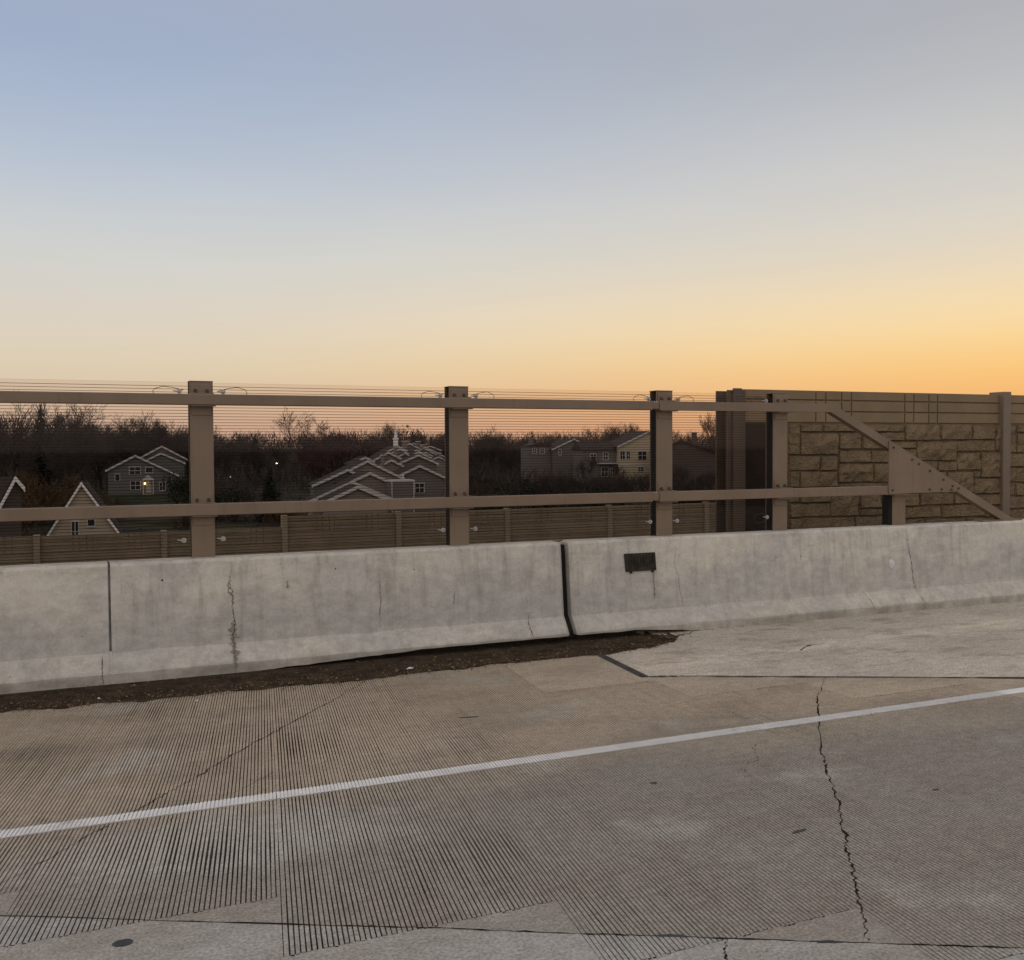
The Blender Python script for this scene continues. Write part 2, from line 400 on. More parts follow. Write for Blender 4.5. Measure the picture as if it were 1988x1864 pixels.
M['glass'] = plain('window glass', (.018, .018, .022), .15, .1, 2, .5)
M['trim'] = plain('white house trim', (.40, .38, .36), .6, .08, 4)
M['trim_bright'] = plain('bright house trim', (.74, .71, .66), .6, .08, 4)
M['roof'] = plain('dark shingle roof', (.034, .026, .025), .9, .25, 3, .1, .3)
M['side_tan'] = siding('taupe siding', (.20, .165, .145))
M['side_grey'] = siding('grey siding', (.115, .110, .108))
M['side_cream'] = siding('cream siding', (.40, .335, .235))
M['side_dark'] = siding('dark brick', (.075, .058, .052))
M['side_pale'] = siding('pale grey siding', (.135, .118, .112))
M['door'] = plain('pale door', (.26, .24, .22), .5, .05, 2)
M['lampglow'] = emit('warm lamp', (1, .70, .28), 8)
M['lampwhite'] = emit('street lamp', (1, .90, .72), 6)
M['litter'] = plain('white litter', (.65, .65, .63), .6, .1, 20)

# ------------------------------------------------------------------ terrain and embankment
def gz(x, y):
    t = min(1, max(0, (y-60)/110)); t = t*t*(3-2*t)
    return -6 + 1.25*t + max(0, y-200)*.004 + .25*N((x, y, 0), .02)
mb = MB()
xs = [-3000, -1200, -500, -250] + list(range(-150, 361, 15)) + [450, 700, 1200, 3000]
ys = [-3000, -900, -300, -120] + list(range(-60, 421, 15)) + [520, 700, 1200, 2500, 4000]
for y in ys:
    for x in xs: mb.v.append((x, y, gz(x, min(max(y, -100), 900)) if abs(x) < 1300 else -6))
W = len(xs)
for j in range(len(ys)-1):
    for i in range(W-1):
        mb.f.append((j*W+i, j*W+i+1, (j+1)*W+i+1, (j+1)*W+i)); mb.m.append(0)
struct('ground', mb, M['ground'], 'dark wintry ground spreading below the bridge', smooth=True)
mb = MB()
prof = [(-14, -6.5), (-9, -.3), (10.6, -.3), (13, -.3), (26, -6.6)]
n = len(prof)
for x, k in ((6.8, 0), (9.5, 1), (60, 1), (80, 1)):
    for y, z in prof: mb.v.append((x, y, z if k else min(z, -6.0)))
for a in range(3):
    for i in range(n-1):
        mb.f.append((a*n+i, (a+1)*n+i, (a+1)*n+i+1, a*n+i+1)); mb.m.append(0)
struct('embankment', mb, M['soil'], 'earth bank carrying the road beyond the bridge end')

# ------------------------------------------------------------------ bridge deck, bands of grooves, joints, line
# borders between the sawn bands: x at y=4 and at y=9 ; near end and far end of the grooves per band
B4 = [-8.65, -7.30, -5.97, -4.63, -3.29, -1.95, -.58, .736, 2.06, 3.41, 4.75, 6.12, 7.48, 8.84, 10.2, 11.6, 13.0]
B9 = [-7.5, -6.2, -4.87, -3.55, -2.23, -.95, .37, 1.566, 2.735, 3.91, 5.0, 6.2, 7.5, 8.85, 10.2, 11.6, 13.0]
NEAR = [8.5, 7.9, 7.35, 6.75, 6.13, 5.52, 4.92, 4.325, 3.67, 3.05, 2.4, 1.75, 1.1, .5, -.15, -.8]
FAR = [9.45]*9 + [8.08, 7.42, 6.76, 6.1, 5.45, 4.8, 4.15]
def bx(i, y): return B4[i] + (B9[i]-B4[i])*(y-4)/5
Y0, Y1 = -9.0, 10.7
LINE0, LINE1 = 6.315, 6.445
deck = struct('bridge_deck', MB().quad((-16, Y0, -.007), (62, Y0, -.007), (62, Y1, -.007), (-16, Y1, -.007)), M['groove'],
              'tan concrete bridge deck with sawn grooves and a white line')
und = MB().box(-16, 9.0, Y0, 10.6, -.85, -.012); und.build('deck_slab', M['slab'], deck)
smooth = MB()
def sheet(poly): smooth.add([(x, y, 0) for x, y in poly], (tuple(range(len(poly))),))
def jag(x, y): return N((x*9, y*9, 3.3))*.006
sheet([(-16, Y0), (bx(0, Y0), Y0), (bx(0, Y1), Y1), (-16, Y1)])
for i in range(16):
    a, b = NEAR[i], FAR[i]
    sheet([(bx(i, Y0), Y0), (bx(i+1, Y0), Y0), (bx(i+1, a), a), (bx(i, a), a)])
    sheet([(bx(i, b), b), (bx(i+1, b), b), (bx(i+1, Y1), Y1), (bx(i, Y1), Y1)])
sheet([(bx(16, Y0), Y0), (62, Y0), (62, Y1), (bx(16, Y1), Y1)])
smooth.build('smooth_concrete', M['road'], deck)
random.seed(5)
ribs = MB(); paint = MB()
for i in range(16):
    n = round((B4[i+1]-B4[i])/.0246)
    a, b = NEAR[i], FAR[i]
    for k in range(n):
        t0, t1 = (k+.145)/n, (k+.855)/n
        if i == 7 and k == 0: t0 = -.2/n
        if i == 6 and k == n-1: t1 = 1.0/1.0
        ea, eb = a + random.uniform(-.012, .012), b + random.uniform(-.01, .01)
        if k == 0 or k == n-1: ea, eb = a, b
        segs = 14 if -1 < i-6 < 5 else 8
        L = []; Rr = []
        for s in range(segs+1):
            y = ea + (eb-ea)*s/segs
            wl = N((k*.37+i*7, y*2.3, 1.7))*.002+random.uniform(-.0008, .0008); wr = N((k*.37+i*7, y*2.3, 9.1))*.002+random.uniform(-.0008, .0008)
            worn = max(0, N((bx(i, y)+k*.02, y, 20), 1.1)-.12)*.008       # chipped, widened grooves in places
            x0 = bx(i, y)*(1-t0)+bx(i+1, y)*t0 + wl + worn*(random.random())
            x1 = bx(i, y)*(1-t1)+bx(i+1, y)*t1 + wr - worn*(random.random())
            L.append((x0, y)); Rr.append((x1, y))
        o = len(ribs.v)
        for s in range(segs+1):
            (x0, y), (x1, _) = L[s], Rr[s]
            ribs.v += [(x0, y, -.007), (x0, y, 0), (x1, y, 0), (x1, y, -.007)]
        for s in range(segs):
            for q in range(3):
                p = o+s*4+q; ribs.f.append((p, p+1, p+5, p+4)); ribs.m.append(0)
        ribs.f.append((o, o+3, o+2, o+1)); ribs.m.append(0)
        e = o+segs*4; ribs.f.append((e, e+1, e+2, e+3)); ribs.m.append(0)
        if a < LINE0 and b > LINE1:
            g = lambda y, t: bx(i, y)*(1-t)+bx(i+1, y)*t
            j0, j1 = random.uniform(-.004, .004), random.uniform(-.004, .004)
            paint.quad((g(LINE0, t0), LINE0+j0, .0025), (g(LINE0, t1), LINE0+j0, .0025), (g(LINE1, t1), LINE1+j1, .0025), (g(LINE1, t0), LINE1+j1, .0025))
ribs.build('grooved_concrete', M['road'], deck, kind='stuff')
# paint where the concrete is smooth
def paint_strip(x0, x1, z):
    n = max(1, int((x1-x0)/.25))
    for s in range(n):
        xa, xb = x0+(x1-x0)*s/n, x0+(x1-x0)*(s+1)/n
        ja = [N((xa*5, q, 0))*.006 for q in (0, 5)]; jb = [N((xb*5, q, 0))*.006 for q in (0, 5)]
        paint.quad((xa, LINE0+ja[0], z), (xb, LINE0+jb[0], z), (xb, LINE1+jb[1], z), (xa, LINE1+ja[1], z))
paint_strip(bx(4, 6.4), bx(12, 6.4), -.0022)
paint_strip(-16, bx(4, 6.4), .0025)
paint_strip(bx(12, 6.4), 8.72, .0025); paint_strip(8.72, 62, .0065)
paint.build('edge_line', M['line'], deck)

def ribbon(mb, pts, w, z=None, jit=0.0, sub=6, yfun=None, taper=True, seed=0):
    P = []
    for i in range(len(pts)-1):
        a, b = Vector(pts[i]), Vector(pts[i+1])
        for s in range(sub): P.append(a+(b-a)*s/sub)
    P.append(Vector(pts[-1]))
    rnd = random.Random(seed); n = len(P); o = len(mb.v); q = []
    for i, p in enumerate(P):
        t = (P[min(i+1, n-1)]-P[max(i-1, 0)]).normalized(); nn = Vector((-t.y, t.x))
        p = p + nn*rnd.uniform(-jit, jit)
        ww = w*(.25+1.5*rnd.random()**1.6) if jit else w
        if taper: ww *= min(1, .3+3*min(i, n-1-i)/n)
        q.append((p-nn*ww/2, p+nn*ww/2))
    for a, b in q:
        for v in (a, b): mb.v.append((v.x, v.y, z) if yfun is None else (v.x, yfun(v.y), v.y))
    for i in range(n-1): mb.f.append((o+2*i, o+2*i+1, o+2*i+3, o+2*i+2)); mb.m.append(0)
mb = MB()
ribbon(mb, [(-6, 8.2), (-2, 6.13), (-.366, 5.259), (1.085, 4.497), (1.44, 4.322), (2.06, 3.981), (2.46, 3.771), (3.164, 3.395), (3.764, 3.077), (8, .8), (20, -5.6)], .010, .0015, .004, 14, taper=False)
mb.build('construction_joint', M['crackm'], deck)
def crack(pts, w, jit, seed, sub=9):
    mb = MB(); ribbon(mb, pts, w, .0018, jit, sub, seed=seed); return mb.build('crack', M['crackm'], deck)
crack([(2.474, 9.207), (2.271, 8.928), (2.133, 8.755), (1.879, 8.441), (1.449, 7.918), (1.141, 7.558), (.874, 7.199), (.649, 6.886), (.483, 6.69), (.359, 6.529), (.127, 6.277), (.015, 6.132), (-.215, 5.848), (-.3, 5.731), (-.8, 5.2)], .009, .014, 1)
crack([(6.459, 7.484), (6.064, 7.08), (5.893, 6.926), (5.58, 6.534), (4.887, 5.703), (4.759, 5.5), (4.579, 5.258), (4.298, 4.848), (4.093, 4.595), (3.911, 4.337), (3.828, 4.256), (3.69, 4.058), (3.528, 3.837), (3.394, 3.674), (3.277, 3.518), (3.176, 3.389)], .012, .012, 2)
crack([(2.631, 3.666), (2.56, 3.6), (2.518, 3.522), (2.4, 3.2), (2.1, 2.5)], .008, .008, 3)
crack([(4.75, 6.1), (4.5, 5.98), (4.35, 5.72), (4.2, 5.65), (4.0, 5.4)], .003, .012, 4)
crack([(.35, 6.0), (.5, 6.25), (.95, 6.6), (1.3, 6.95)], .003, .012, 7)
# chipped spots and tar blobs
def blob(name, x, y, rx, ry, z, mat, parent, seed, rot=0, th=.004):
    rnd = random.Random(seed); n = 22; mb = MB(); vs = []
    for i in range(n):
        a = 2*math.pi*i/n; k = rnd.uniform(.94, 1.04) if rx < 1.5*ry else rnd.uniform(.6, 1.2)
        px, py = rx*k*math.cos(a), ry*k*math.sin(a)
        vs.append((x+px*math.cos(rot)-py*math.sin(rot), y+px*math.sin(rot)+py*math.cos(rot), z))
    vs.append((x, y, z+th))
    mb.add(vs, [(i, (i+1) % n, n) for i in range(n)]); return mb.build(name, mat, parent)
blob('tar_spot', .155, 4.74, .045, .036, .001, M['sealer'], deck, 3)
blob('tar_spot', 3.43, 5.6, .035, .02, .001, M['sealer'], deck, 4, .4)
blob('tar_spot', 2.9, 7.6, .09, .018, .001, M['sealer'], deck, 5, -.2)
blob('tar_spot', 3.75, 4.55, .06, .018, .001, M['sealer'], deck, 6, .2)
blob('tar_spot', 5.0, 4.75, .035, .014, .001, M['sealer'], deck, 7)
blob('tar_spot', 1.2, 3.93, .07, .014, .001, M['sealer'], deck, 8, -.45)
blob('tar_spot', 2.42, 3.80, .08, .016, .001, M['sealer'], deck, 9, -.45)
blob('tar_spot', 3.02, 3.47, .07, .014, .001, M['sealer'], deck, 10, -.45)

# approach slab beyond the skewed expansion joint
def jy(x): return 8.215 - .4785*(x-5.02)
ap = MB()
poly = [(5.075, 10.8), (5.09, 9.24), (5.0, 8.225), (8.156, 6.715), (20, 1.05), (41, Y0), (62, Y0), (62, 10.8)]
ap.add([(x, y, .004) for x, y in poly], (tuple(range(len(poly))),))
ap.add([(x, y, .004) for x, y in poly[1:6]] + [(x, y, -.3) for x, y in poly[1:6]], [(i, i+1, i+6, i+5) for i in range(4)])
slab = struct('approach_slab', ap, M['slab'], 'smooth grey concrete approach slab along the right hand barrier')
mb = MB(); ribbon(mb, [(5.045, 9.30), (5.035, 9.20), (4.945, 8.235)], .08, .0065, 0, 4, taper=False)
mb.build('joint_seal', M['sealer'], slab)
mb = MB(); ribbon(mb, [(4.93, 8.245), (5.305, 8.095), (8.156, 6.70), (20, 1.03)], .034, .0075, .003, 20, taper=False)
mb.build('joint_seal', M['sealer'], slab)
mb = MB(); ribbon(mb, [(7.05, 8.55), (7.3, 8.75), (7.6, 8.8)], .02, .0065, .02, 6, seed=2); mb.build('crack', M['crackm'], slab)

# ------------------------------------------------------------------ concrete barriers
TOE = 10.05
PROF = [(.10, 10.05), (.275, 10.185), (1.085, 10.268), (1.115, 10.295)]
def bface(z):
    if z <= .10: return TOE
    for (z0, y0), (z1, y1) in zip(PROF, PROF[1:]):
        if z <= z1: return y0+(y1-y0)*(z-z0)/(z1-z0)
    return 10.3
def barrier(x0, x1, label, ch0, ch1, bottom):          # ch0, ch1: edge chamfer at each end
    base = ((x0+x1)/2, 10.3, 0)
    th = thing('concrete_barrier', label, 'barrier', base, 0, 'concrete barrier lengths along the road')
    mb = MB(); xs = []; x = x0
    near = lambda x: -1.5 < x < 14
    while x < x1-1e-6: xs.append(x); x += .06 if near(x) else .5
    xs.append(x1)
    for ch, end in ((ch0, 0), (ch1, 1)):
        if ch: xs = sorted(set(xs + ([x0+ch*.35, x0+ch] if end == 0 else [x1-ch*.35, x1-ch])))
    zs = [None, .10, .16, .215, .26, .275, .29, .4, .6, .8, .97, 1.085, 1.105, 1.115]
    rows = len(zs)+4
    for x in xs:
        sh = 0
        if ch0: sh = max(sh, ch0-(x-x0))
        if ch1: sh = max(sh, ch1-(x1-x))
        zb = bottom(x)
        for z in zs:
            if z is None: y = TOE; z = zb
            else: y = bface(z)
            w = N((x*1.3, z*3, 2))*.004 + N((x*6, z*6, 5))*.0015
            if z == .10: w += N((x*4, 0, 1))*.006; z += N((x*3, 0, 8))*.012
            if z == .275 or z == .29 or z == .26: z += N((x*2, 0, 4))*.01
            if z > 1.1: w += N((x*5, 1, 1))*.003
            mb.v.append((x, y+w+sh*(1.0 if z < 1.1 else .5), z - (sh*.6 if z > 1.08 else 0)))
        zt = 1.117+N((x*2, 0, 0))*.003 - sh*.6
        mb.v += [(x, 10.49, zt), (x, 10.545, 1.09), (x, 10.56, .2), (x, 10.56, max(zb, .0))]
    for i in range(len(xs)-1):
        for j in range(rows-1): mb.f.append((i*rows+j, (i+1)*rows+j, (i+1)*rows+j+1, i*rows+j+1)); mb.m.append(0)
        mb.f.append((i*rows+rows-1, (i+1)*rows+rows-1, (i+1)*rows, i*rows)); mb.m.append(0)
    mb.f.append(tuple(range(rows-1, -1, -1))); mb.m.append(0)
    o = (len(xs)-1)*rows; mb.f.append(tuple(range(o, o+rows))); mb.m.append(0)
    local(mb, base).build('concrete_body', M['barrier'], th)
    return th, base
def gapz(x):
    t = min(1, max(0, (x-1.2)/2.2)); t2 = 1-min(1, max(0, (x-6.0)/1.0))
    return -.01 + (.085*t*t2) + N((x*5, 0, 7))*.008 + N((x*17, 0, 3))*.004
bl, bl0 = barrier(-16, .262, 'long grey concrete barrier length at the left edge, left of the dark vertical joint', 0, .008, gapz)
bm, bm0 = barrier(.282, 5.075, 'middle grey concrete barrier between the dark vertical joint and the open gap', .008, .035, gapz)
brr, br0 = barrier(5.172, 62, 'right hand grey concrete barrier carrying the black plate', .035, 0, gapz)
mb = MB(); mb.add([(x, bface(z)+.012, z) for x in (.258, .286) for z in (.29, .6, 1.08)], [(0, 3, 4, 1), (1, 4, 5, 2)])
mb.add([(.25, 10.31, 1.10), (.292, 10.31, 1.10), (.292, 10.5, 1.112), (.25, 10.5, 1.112)], ((0, 1, 2, 3),))
local(mb, bm0).build('joint_sealer', M['sealer_pale'], bm)
mb = MB(); mb.add([(x, bface(z)+.004, z) for x in (.258, .286) for z in (-.01, .10, .2, .288)], [(0, 4, 5, 1), (1, 5, 6, 2), (2, 6, 7, 3)])
local(mb, bm0).build('mortar_fill', M['barrier'], bm)
mb = MB()
mb.prism_x([(bface(z)+.13, z) for z in (.03, .10, .275, .6, 1.07)] + [(10.52, 1.07), (10.52, .03)], 5.072, 5.176)
local(mb, bm0).build('gap_shade_block', M['gasket'], bm)  # black block added inside the open gap so it reads as shade
def bcrack(par, base, pts, w, jit, seed, mat='crackm', off=.007):
    mb = MB(); ribbon(mb, pts, w, None, jit, 10, yfun=lambda z: bface(z)-off, seed=seed)
    return local(mb, base).build('crack', M[mat], par)
bcrack(bm, bm0, [(1.40, 1.02), (1.385, .9), (1.40, .78), (1.405, .6), (1.42, .48), (1.40, .36), (1.405, .25), (1.41, .1), (1.40, .0)], .007, .012, 1)
bcrack(bm, bm0, [(1.375, .9), (1.37, .8), (1.39, .74)], .02, .012, 11, 'stain', .006)
bcrack(bm, bm0, [(1.41, .50), (1.41, .38), (1.405, .26), (1.405, .06)], .06, .016, 12, 'stain', .006)
bcrack(bm, bm0, [(2.92, .86), (2.915, .7), (2.92, .58), (2.90, .45), (2.905, .31)], .004, .008, 2)
bcrack(bm, bm0, [(3.75, .62), (3.73, .5)], .006, .006, 3)
bcrack(bm, bm0, [(4.62, .33), (4.60, .22), (4.61, .10)], .006, .008, 5)
bcrack(bl, bl0, [(.20, .26), (.19, .12), (.2, .0)], .006, .005, 6)
bcrack(brr, br0, [(6.62, 1.0), (6.56, .85), (6.57, .76), (6.60, .66), (6.62, .5), (6.65, .3), (6.68, .2)], .003, .01, 7)
bcrack(brr, br0, [(10.25, 1.0), (10.26, .8), (10.29, .6), (10.30, .4), (10.33, .27), (10.36, .1), (10.36, .0)], .006, .006, 8)
bcrack(brr, br0, [(9.42, .30), (9.48, .18), (9.50, .05)], .005, .006, 9)
bcrack(brr, br0, [(13.0, 1.05), (13.02, .6), (13.05, .3), (13.12, .1)], .010, .006, 10)
bcrack(bm, bm0, [(1.95, .86), (1.955, .78)], .03, .01, 13, 'stain', .006)
for x, z, s in ((5.60, .9, .008), (8.45, .79, .016), (8.06, .8, .012), (10.24, .93, .016), (10.75, .68, .009), (9.1, .93, .008), (4.17, .93, .010), (2.45, .95, .014), (2.97, 1.0, .008), (3.30, .9, .012), (.75, .93, .018), (6.2, .3, .01), (7.4, .95, .010)):
    rnd = random.Random(int(x*100)); mb = MB()
    vs = [(x+s*.55*rnd.uniform(.6, 1.2)*math.cos(a*.7854), bface(z)-.006, z+s*.55*rnd.uniform(.6, 1.4)*math.sin(a*.7854)) for a in range(8)]
    mb.add(vs, (tuple(range(8)),))
    p, b0 = (bm, bm0) if x < 5.1 else (brr, br0)
    local(mb, b0).build('air_hole', M['crackm'], p)
# black plate with two bolts and rust runs
mb = MB(); z0, z1 = .735, .945
f = lambda z: bface(z)-.004
mb.add([(5.885, f(z0)-.012, z0), (6.30, f(z0)-.012, z0), (6.292, f(z1)-.012, z1), (5.877, f(z1)-.012, z1), (5.885, f(z0)+.02, z0), (6.30, f(z0)+.02, z0), (6.292, f(z1)+.02, z1), (5.877, f(z1)+.02, z1)],
       [(0, 1, 2, 3), (0, 4, 5, 1), (1, 5, 6, 2), (2, 6, 7, 3), (3, 7, 4, 0)])
pl = local(mb, br0).build('cover_plate', M['plate'], brr)
pl['label'] = 'black rusty rectangular cover plate with two bolt ears'
for x in (5.955, 6.25):
    mb = MB().box(x-.014, x+.014, f(z0)-.02, f(z0)+.02, z0-.022, z0-.002, .004); local(mb, br0).build('bolt_ear', M['plate'], pl)
for x0 in range(9):
    xx = 5.92+x0*.042
    mb = MB().box(xx, xx+.012, f(.84)-.021, f(.84)-.006, .765, .915, .003); local(mb, br0).build('grille_bar', M['plate'], pl)
bcrack(brr, br0, [(6.262, .72), (6.265, .5), (6.262, .40)], .018, .003, 21, 'stain', .006)
# white putty patch
rnd = random.Random(8); mb = MB(); n = 12
for k, (s, d) in enumerate(((1, -.004), (.75, -.02), (.3, -.026))):
    for i in range(n):
        a = 2*math.pi*i/n; q = s*(1+.12*math.sin(3*a+1))
        z = .622+.066*q*math.sin(a); mb.v.append((9.945+.052*q*math.cos(a), bface(z)+d, z))
for k in range(2):
    for i in range(n): mb.f.append((k*n+i, k*n+(i+1) % n, (k+1)*n+(i+1) % n, (k+1)*n+i)); mb.m.append(0)
mb.f.append(tuple(2*n+i for i in range(n))); mb.m.append(0)
o = local(mb, br0).build('putty_patch', M['white'], brr, smooth=True); o['label'] = 'small white oval patch'

# ------------------------------------------------------------------ dirt along the toe of the barrier
edge = [(-16, 9.3), (-.617, 9.34), (.042, 9.284), (.737, 9.255), (1.482, 9.255), (2.104, 9.225), (2.47, 9.18), (3.023, 9.269), (3.469, 9.27), (3.946, 9.309), (4.527, 9.311), (5.05, 9.268), (5.5, 9.32), (5.824, 9.399), (6.1, 9.55), (6.3, 9.75), (6.5, 9.9), (6.75, 10.0), (7.6, 10.04)]
def ey(x):
    for (a, ya), (b, yb) in zip(edge, edge[1:]):
        if x <= b: return ya+(yb-ya)*(x-a)/(b-a)
    return 10.04
mb = MB(); nx = 0; x = -16; rows = 13
while x <= 7.6:
    e = ey(x) + .035 + N((x*3, 0, 0))*.085 + N((x*11, 0, 5))*.045 + N((x*31, 0, 5))*.012
    for j in range(rows):
        t = j/(rows-1); y = e+(10.5-e)*t
        h = .004+min(1, t*5)*(.004+.008*(N((x*2, y*2, 4))+.6)+.004*N((x*9, y*9, 1)))
        h *= 1 - .7*min(1, max(0, (x-6)/1.2))
        h *= 1 - .6*min(1, max(0, (y-9.8)/.2))
        mb.v.append((x, y, h if j else .0015 if x < 5 else .0055))
    nx += 1; x += .5 if x < -2 else .045
for i in range(nx-1):
    for j in range(rows-1): mb.f.append((i*rows+j, (i+1)*rows+j, (i+1)*rows+j+1, i*rows+j+1)); mb.m.append(0)
dirt = mb.build('gutter_dirt', M['dirt'], smooth=True)
tag(dirt, 'dark brown dirt and leaf litter along the foot of the barrier', 'dirt', kind='stuff')
rnd = random.Random(17); mb = MB()
for k in range(2000):
    x = rnd.uniform(-2, 6.6); y = ey(x)+abs(rnd.gauss(0, .32)) - .03 - .25*rnd.random()**9
    if y > 10.3: continue
    s = rnd.uniform(.004, .011)+.016*rnd.random()**4; a = rnd.uniform(0, 6.3); z = .010+rnd.uniform(0, .006)
    d = Vector((math.cos(a), math.sin(a), rnd.uniform(-.4, .4)))*s; e = Vector((-math.sin(a), math.cos(a), rnd.uniform(-.4, .4)))*s*rnd.uniform(.25, .7)
    p = Vector((x, y, z)); tip = p+Vector((0, 0, s*.5))
    mb.add([p+d, p+e, p-d, p-e, tip], [(0, 1, 4), (1, 2, 4), (2, 3, 4), (3, 0, 4)])
o = mb.build('leaf_litter', M['chip'], dirt, kind='stuff')
for i, (x, y, s, lb) in enumerate(((2.98, 9.42, .035, 'small white paper scrap on the dirt under the middle barrier'), (.15, 9.45, .014, 'tiny white scrap on the dirt left of the vertical joint'), (.93, 9.08, .014, 'tiny pale scrap on the grooves below the barrier crack'))):
    mb = MB(); rr = random.Random(i)
    mb.add([(s*math.cos(a)*rr.uniform(.6, 1.3), s*.6*math.sin(a), rr.uniform(0, s*.5)) for a in [k*1.047 for k in range(6)]]+[(0, 0, s*.7)], [(k, (k+1) % 6, 6) for k in range(6)])
    tag(mb.build('paper_scrap', M['litter'], loc=(x, y, .02 if y > 9.2 else .002)), lb, 'litter')

# ------------------------------------------------------------------ railing with clear acrylic noise panels
RB = (3.9, 10.45, 1.117)
rail = thing('railing', 'brown steel railing with clear acrylic noise panels on top of the barrier', 'railing', RB)
def rp(mb, name, mat, parent=None, smooth=False, **k):
    return local(mb, RB).build(name, mat, rail if parent is None else parent, smooth, **k)
PW = .1125
posts = [-7.0, -4.28, -1.565, 1.158, 3.89, 6.54, 8.27]
PF = 10.42                                          # front face of the posts
RT = (2.634, 2.742); RL = (1.540, 1.657); RY = (10.305, 10.413)
SURF = 1.112
def hexbolt(mb, x, y, z, r, d, ax='y'):
    vs = []
    for k in range(2):
        for i in range(6):
            a = i*math.pi/3
            vs.append((x+r*math.cos(a), y-(d if k else 0), z+r*math.sin(a)) if ax == 'y' else (x+r*math.cos(a), y+r*math.sin(a), z+(d if k else 0)))
    mb.add(vs, [(i, (i+1) % 6, (i+1) % 6+6, i+6) for i in range(6)]+[tuple(range(6, 12))])
def clip(x, z, parent):
    mb = MB(); y = 10.455; n = 12; ro, ri = .025, .012
    for yy, k in ((y, 0), (y-.012, 1)):
        for r in (ro, ri):
            for i in range(n): a = 2*math.pi*i/n; mb.v.append((x+r*math.cos(a), yy, z+r*math.sin(a)))
    for i in range(n):
        j = (i+1) % n
        mb.f += [(2*n+i, 2*n+j, 3*n+j, 3*n+i), (i, j, 2*n+j, 2*n+i), (n+j, n+i, 3*n+i, 3*n+j)]; mb.m += [0]*3
    mb.tube([(x, y+.03, z), (x, y-.024, z)], .009, 6)
    mb.tube([(x-.022, y-.008, z), (x-.06, y-.004, z+.006)], .006, 5)
    return rp(mb, 'eye_bolt', M['galv'], parent)
def loop(pts, parent): return rp(MB().tube(pts, .0032, 5), 'tether_wire', M['wire'], parent)
for i, px in enumerate(posts):
    last = i == len(posts)-1
    pt = 2.868
    mb = MB(); mb.box(px-PW, px+PW, PF, PF+.018, SURF-.01, pt, .004)
    mb.box(px-PW, px+PW, PF+.142, PF+.16, SURF-.01, pt, .004); mb.box(px-.012, px+.012, PF+.018, PF+.142, SURF-.01, pt-.01)
    mb.box(px-PW-.004, px+PW+.004, PF-.004, PF+.165, pt+.0005, pt+.009, .003)
    P = rp(mb, 'post', M['steel'])
    for s in (-1, 1):
        if last and s > 0: continue
        mb = MB(); a, b = sorted((px+s*.016, px+s*(PW-.002)))
        mb.box(a, b, PF+.020, PF+.140, SURF, 2.80); rp(mb, 'rubber_gasket', M['gasket'], P)
    for z0, z1, top in ((RT[1]+.004, 2.845, 1), (2.535, RT[0]-.004, 0), (RL[1]+.004, 1.775, 1), (1.438, RL[0]-.004, 0)):
        mb = MB().box(px-PW*.86, px+PW*.86, PF-.0125, PF-.0005, z0, z1, .004)
        if top: mb.box(px-PW*.98, px+PW*.98, RY[0]+.012, PF-.0085, z0-.003, z0+.006, .002)
        else: mb.box(px-PW*.98, px+PW*1.15, RY[0]+.012, PF-.0085, z1-.008, z1+.002, .002)
        bk = rp(mb, 'rail_bracket', M['steel'], P)
        if top:
            for s in (-.52, .48):
                mb = MB(); hexbolt(mb, px+s*PW, PF-.0125, z0+.034, .017, .018); hexbolt(mb, px+s*PW, 10.37, z0+.006, .013, .016, 'z'); rp(mb, 'bolt', M['bolt'], bk)
# rails: left run, expansion sleeve, right run
for z0, z1, nm in ((*RT, 'top_rail'), (*RL, 'bottom_rail')):
    rp(MB().box(-9, 6.31, RY[0], RY[1], z0, z1, .007), nm, M['steel'])
    s = rp(MB().box(6.312, 6.402, RY[0]+.014, RY[1]-.01, z0+.014, z1-.012, .005), 'expansion_sleeve', M['steel'])
    mb = MB()
    for k in range(3): hexbolt(mb, 6.33+k*.03, 10.36, z1-.012, .011, .014, 'z')
    rp(mb, 'bolt', M['galv'], s)
rp(MB().box(6.405, 9.955, RY[0], RY[1], *RL, .007), 'bottom_rail', M['steel'])
# top rail with mitred bend and the sloping end rail
ang = math.atan2(1.155-2.742, 12.268-9.012)
def off(x, d): return (x + d*math.sin(ang), 2.742-(x-9.012)*math.tan(-ang) - d*math.cos(ang))
hh = RT[1]-RT[0]
bend_b = 9.012 - hh*math.tan(-ang/2)
def profile_rail(poly, name):
    mb = MB(); c = (sum(p[0] for p in poly)/len(poly), sum(p[1] for p in poly)/len(poly))
    b = .006; n = len(poly)
    ins = []
    for p in poly:
        d = Vector((c[0]-p[0], c[1]-p[1])); ins.append((p[0]+d.x*0, p[1]+d.y*0))
    mb.prism_y(poly, RY[0]+b*.5, RY[1])
    o = mb.v
    return rp(mb, name, M['steel'])
profile_rail([(6.405, RT[0]), (bend_b, RT[0]), (9.012, RT[1]), (6.405, RT[1])], 'top_rail')
zb_ = 1.139
xe_t = 9.012+(2.742-zb_)/math.tan(-ang)
xe_b = bend_b+(RT[0]-zb_)/math.tan(-ang)
profile_rail([(bend_b, RT[0]), (xe_b, zb_), (xe_t, zb_), (9.012, RT[1])], 'end_rail')
rp(MB().box(11.70, 12.47, 10.30, 10.47, 1.1175, 1.1375, .003), 'base_plate', M['steel'])
gp = [(9.958, 2.250), (9.975, 2.262)]
gp += [(11.25, 2.742-(11.25-9.012)*math.tan(-ang)-.004), (11.16, 1.555), (9.972, 1.553), (9.958, 1.567)]
G = rp(MB().prism_y(gp, RY[0]-.014, RY[0]-.001), 'gusset_plate', M['steel']); G['label'] = 'triangular bolted gusset plate'
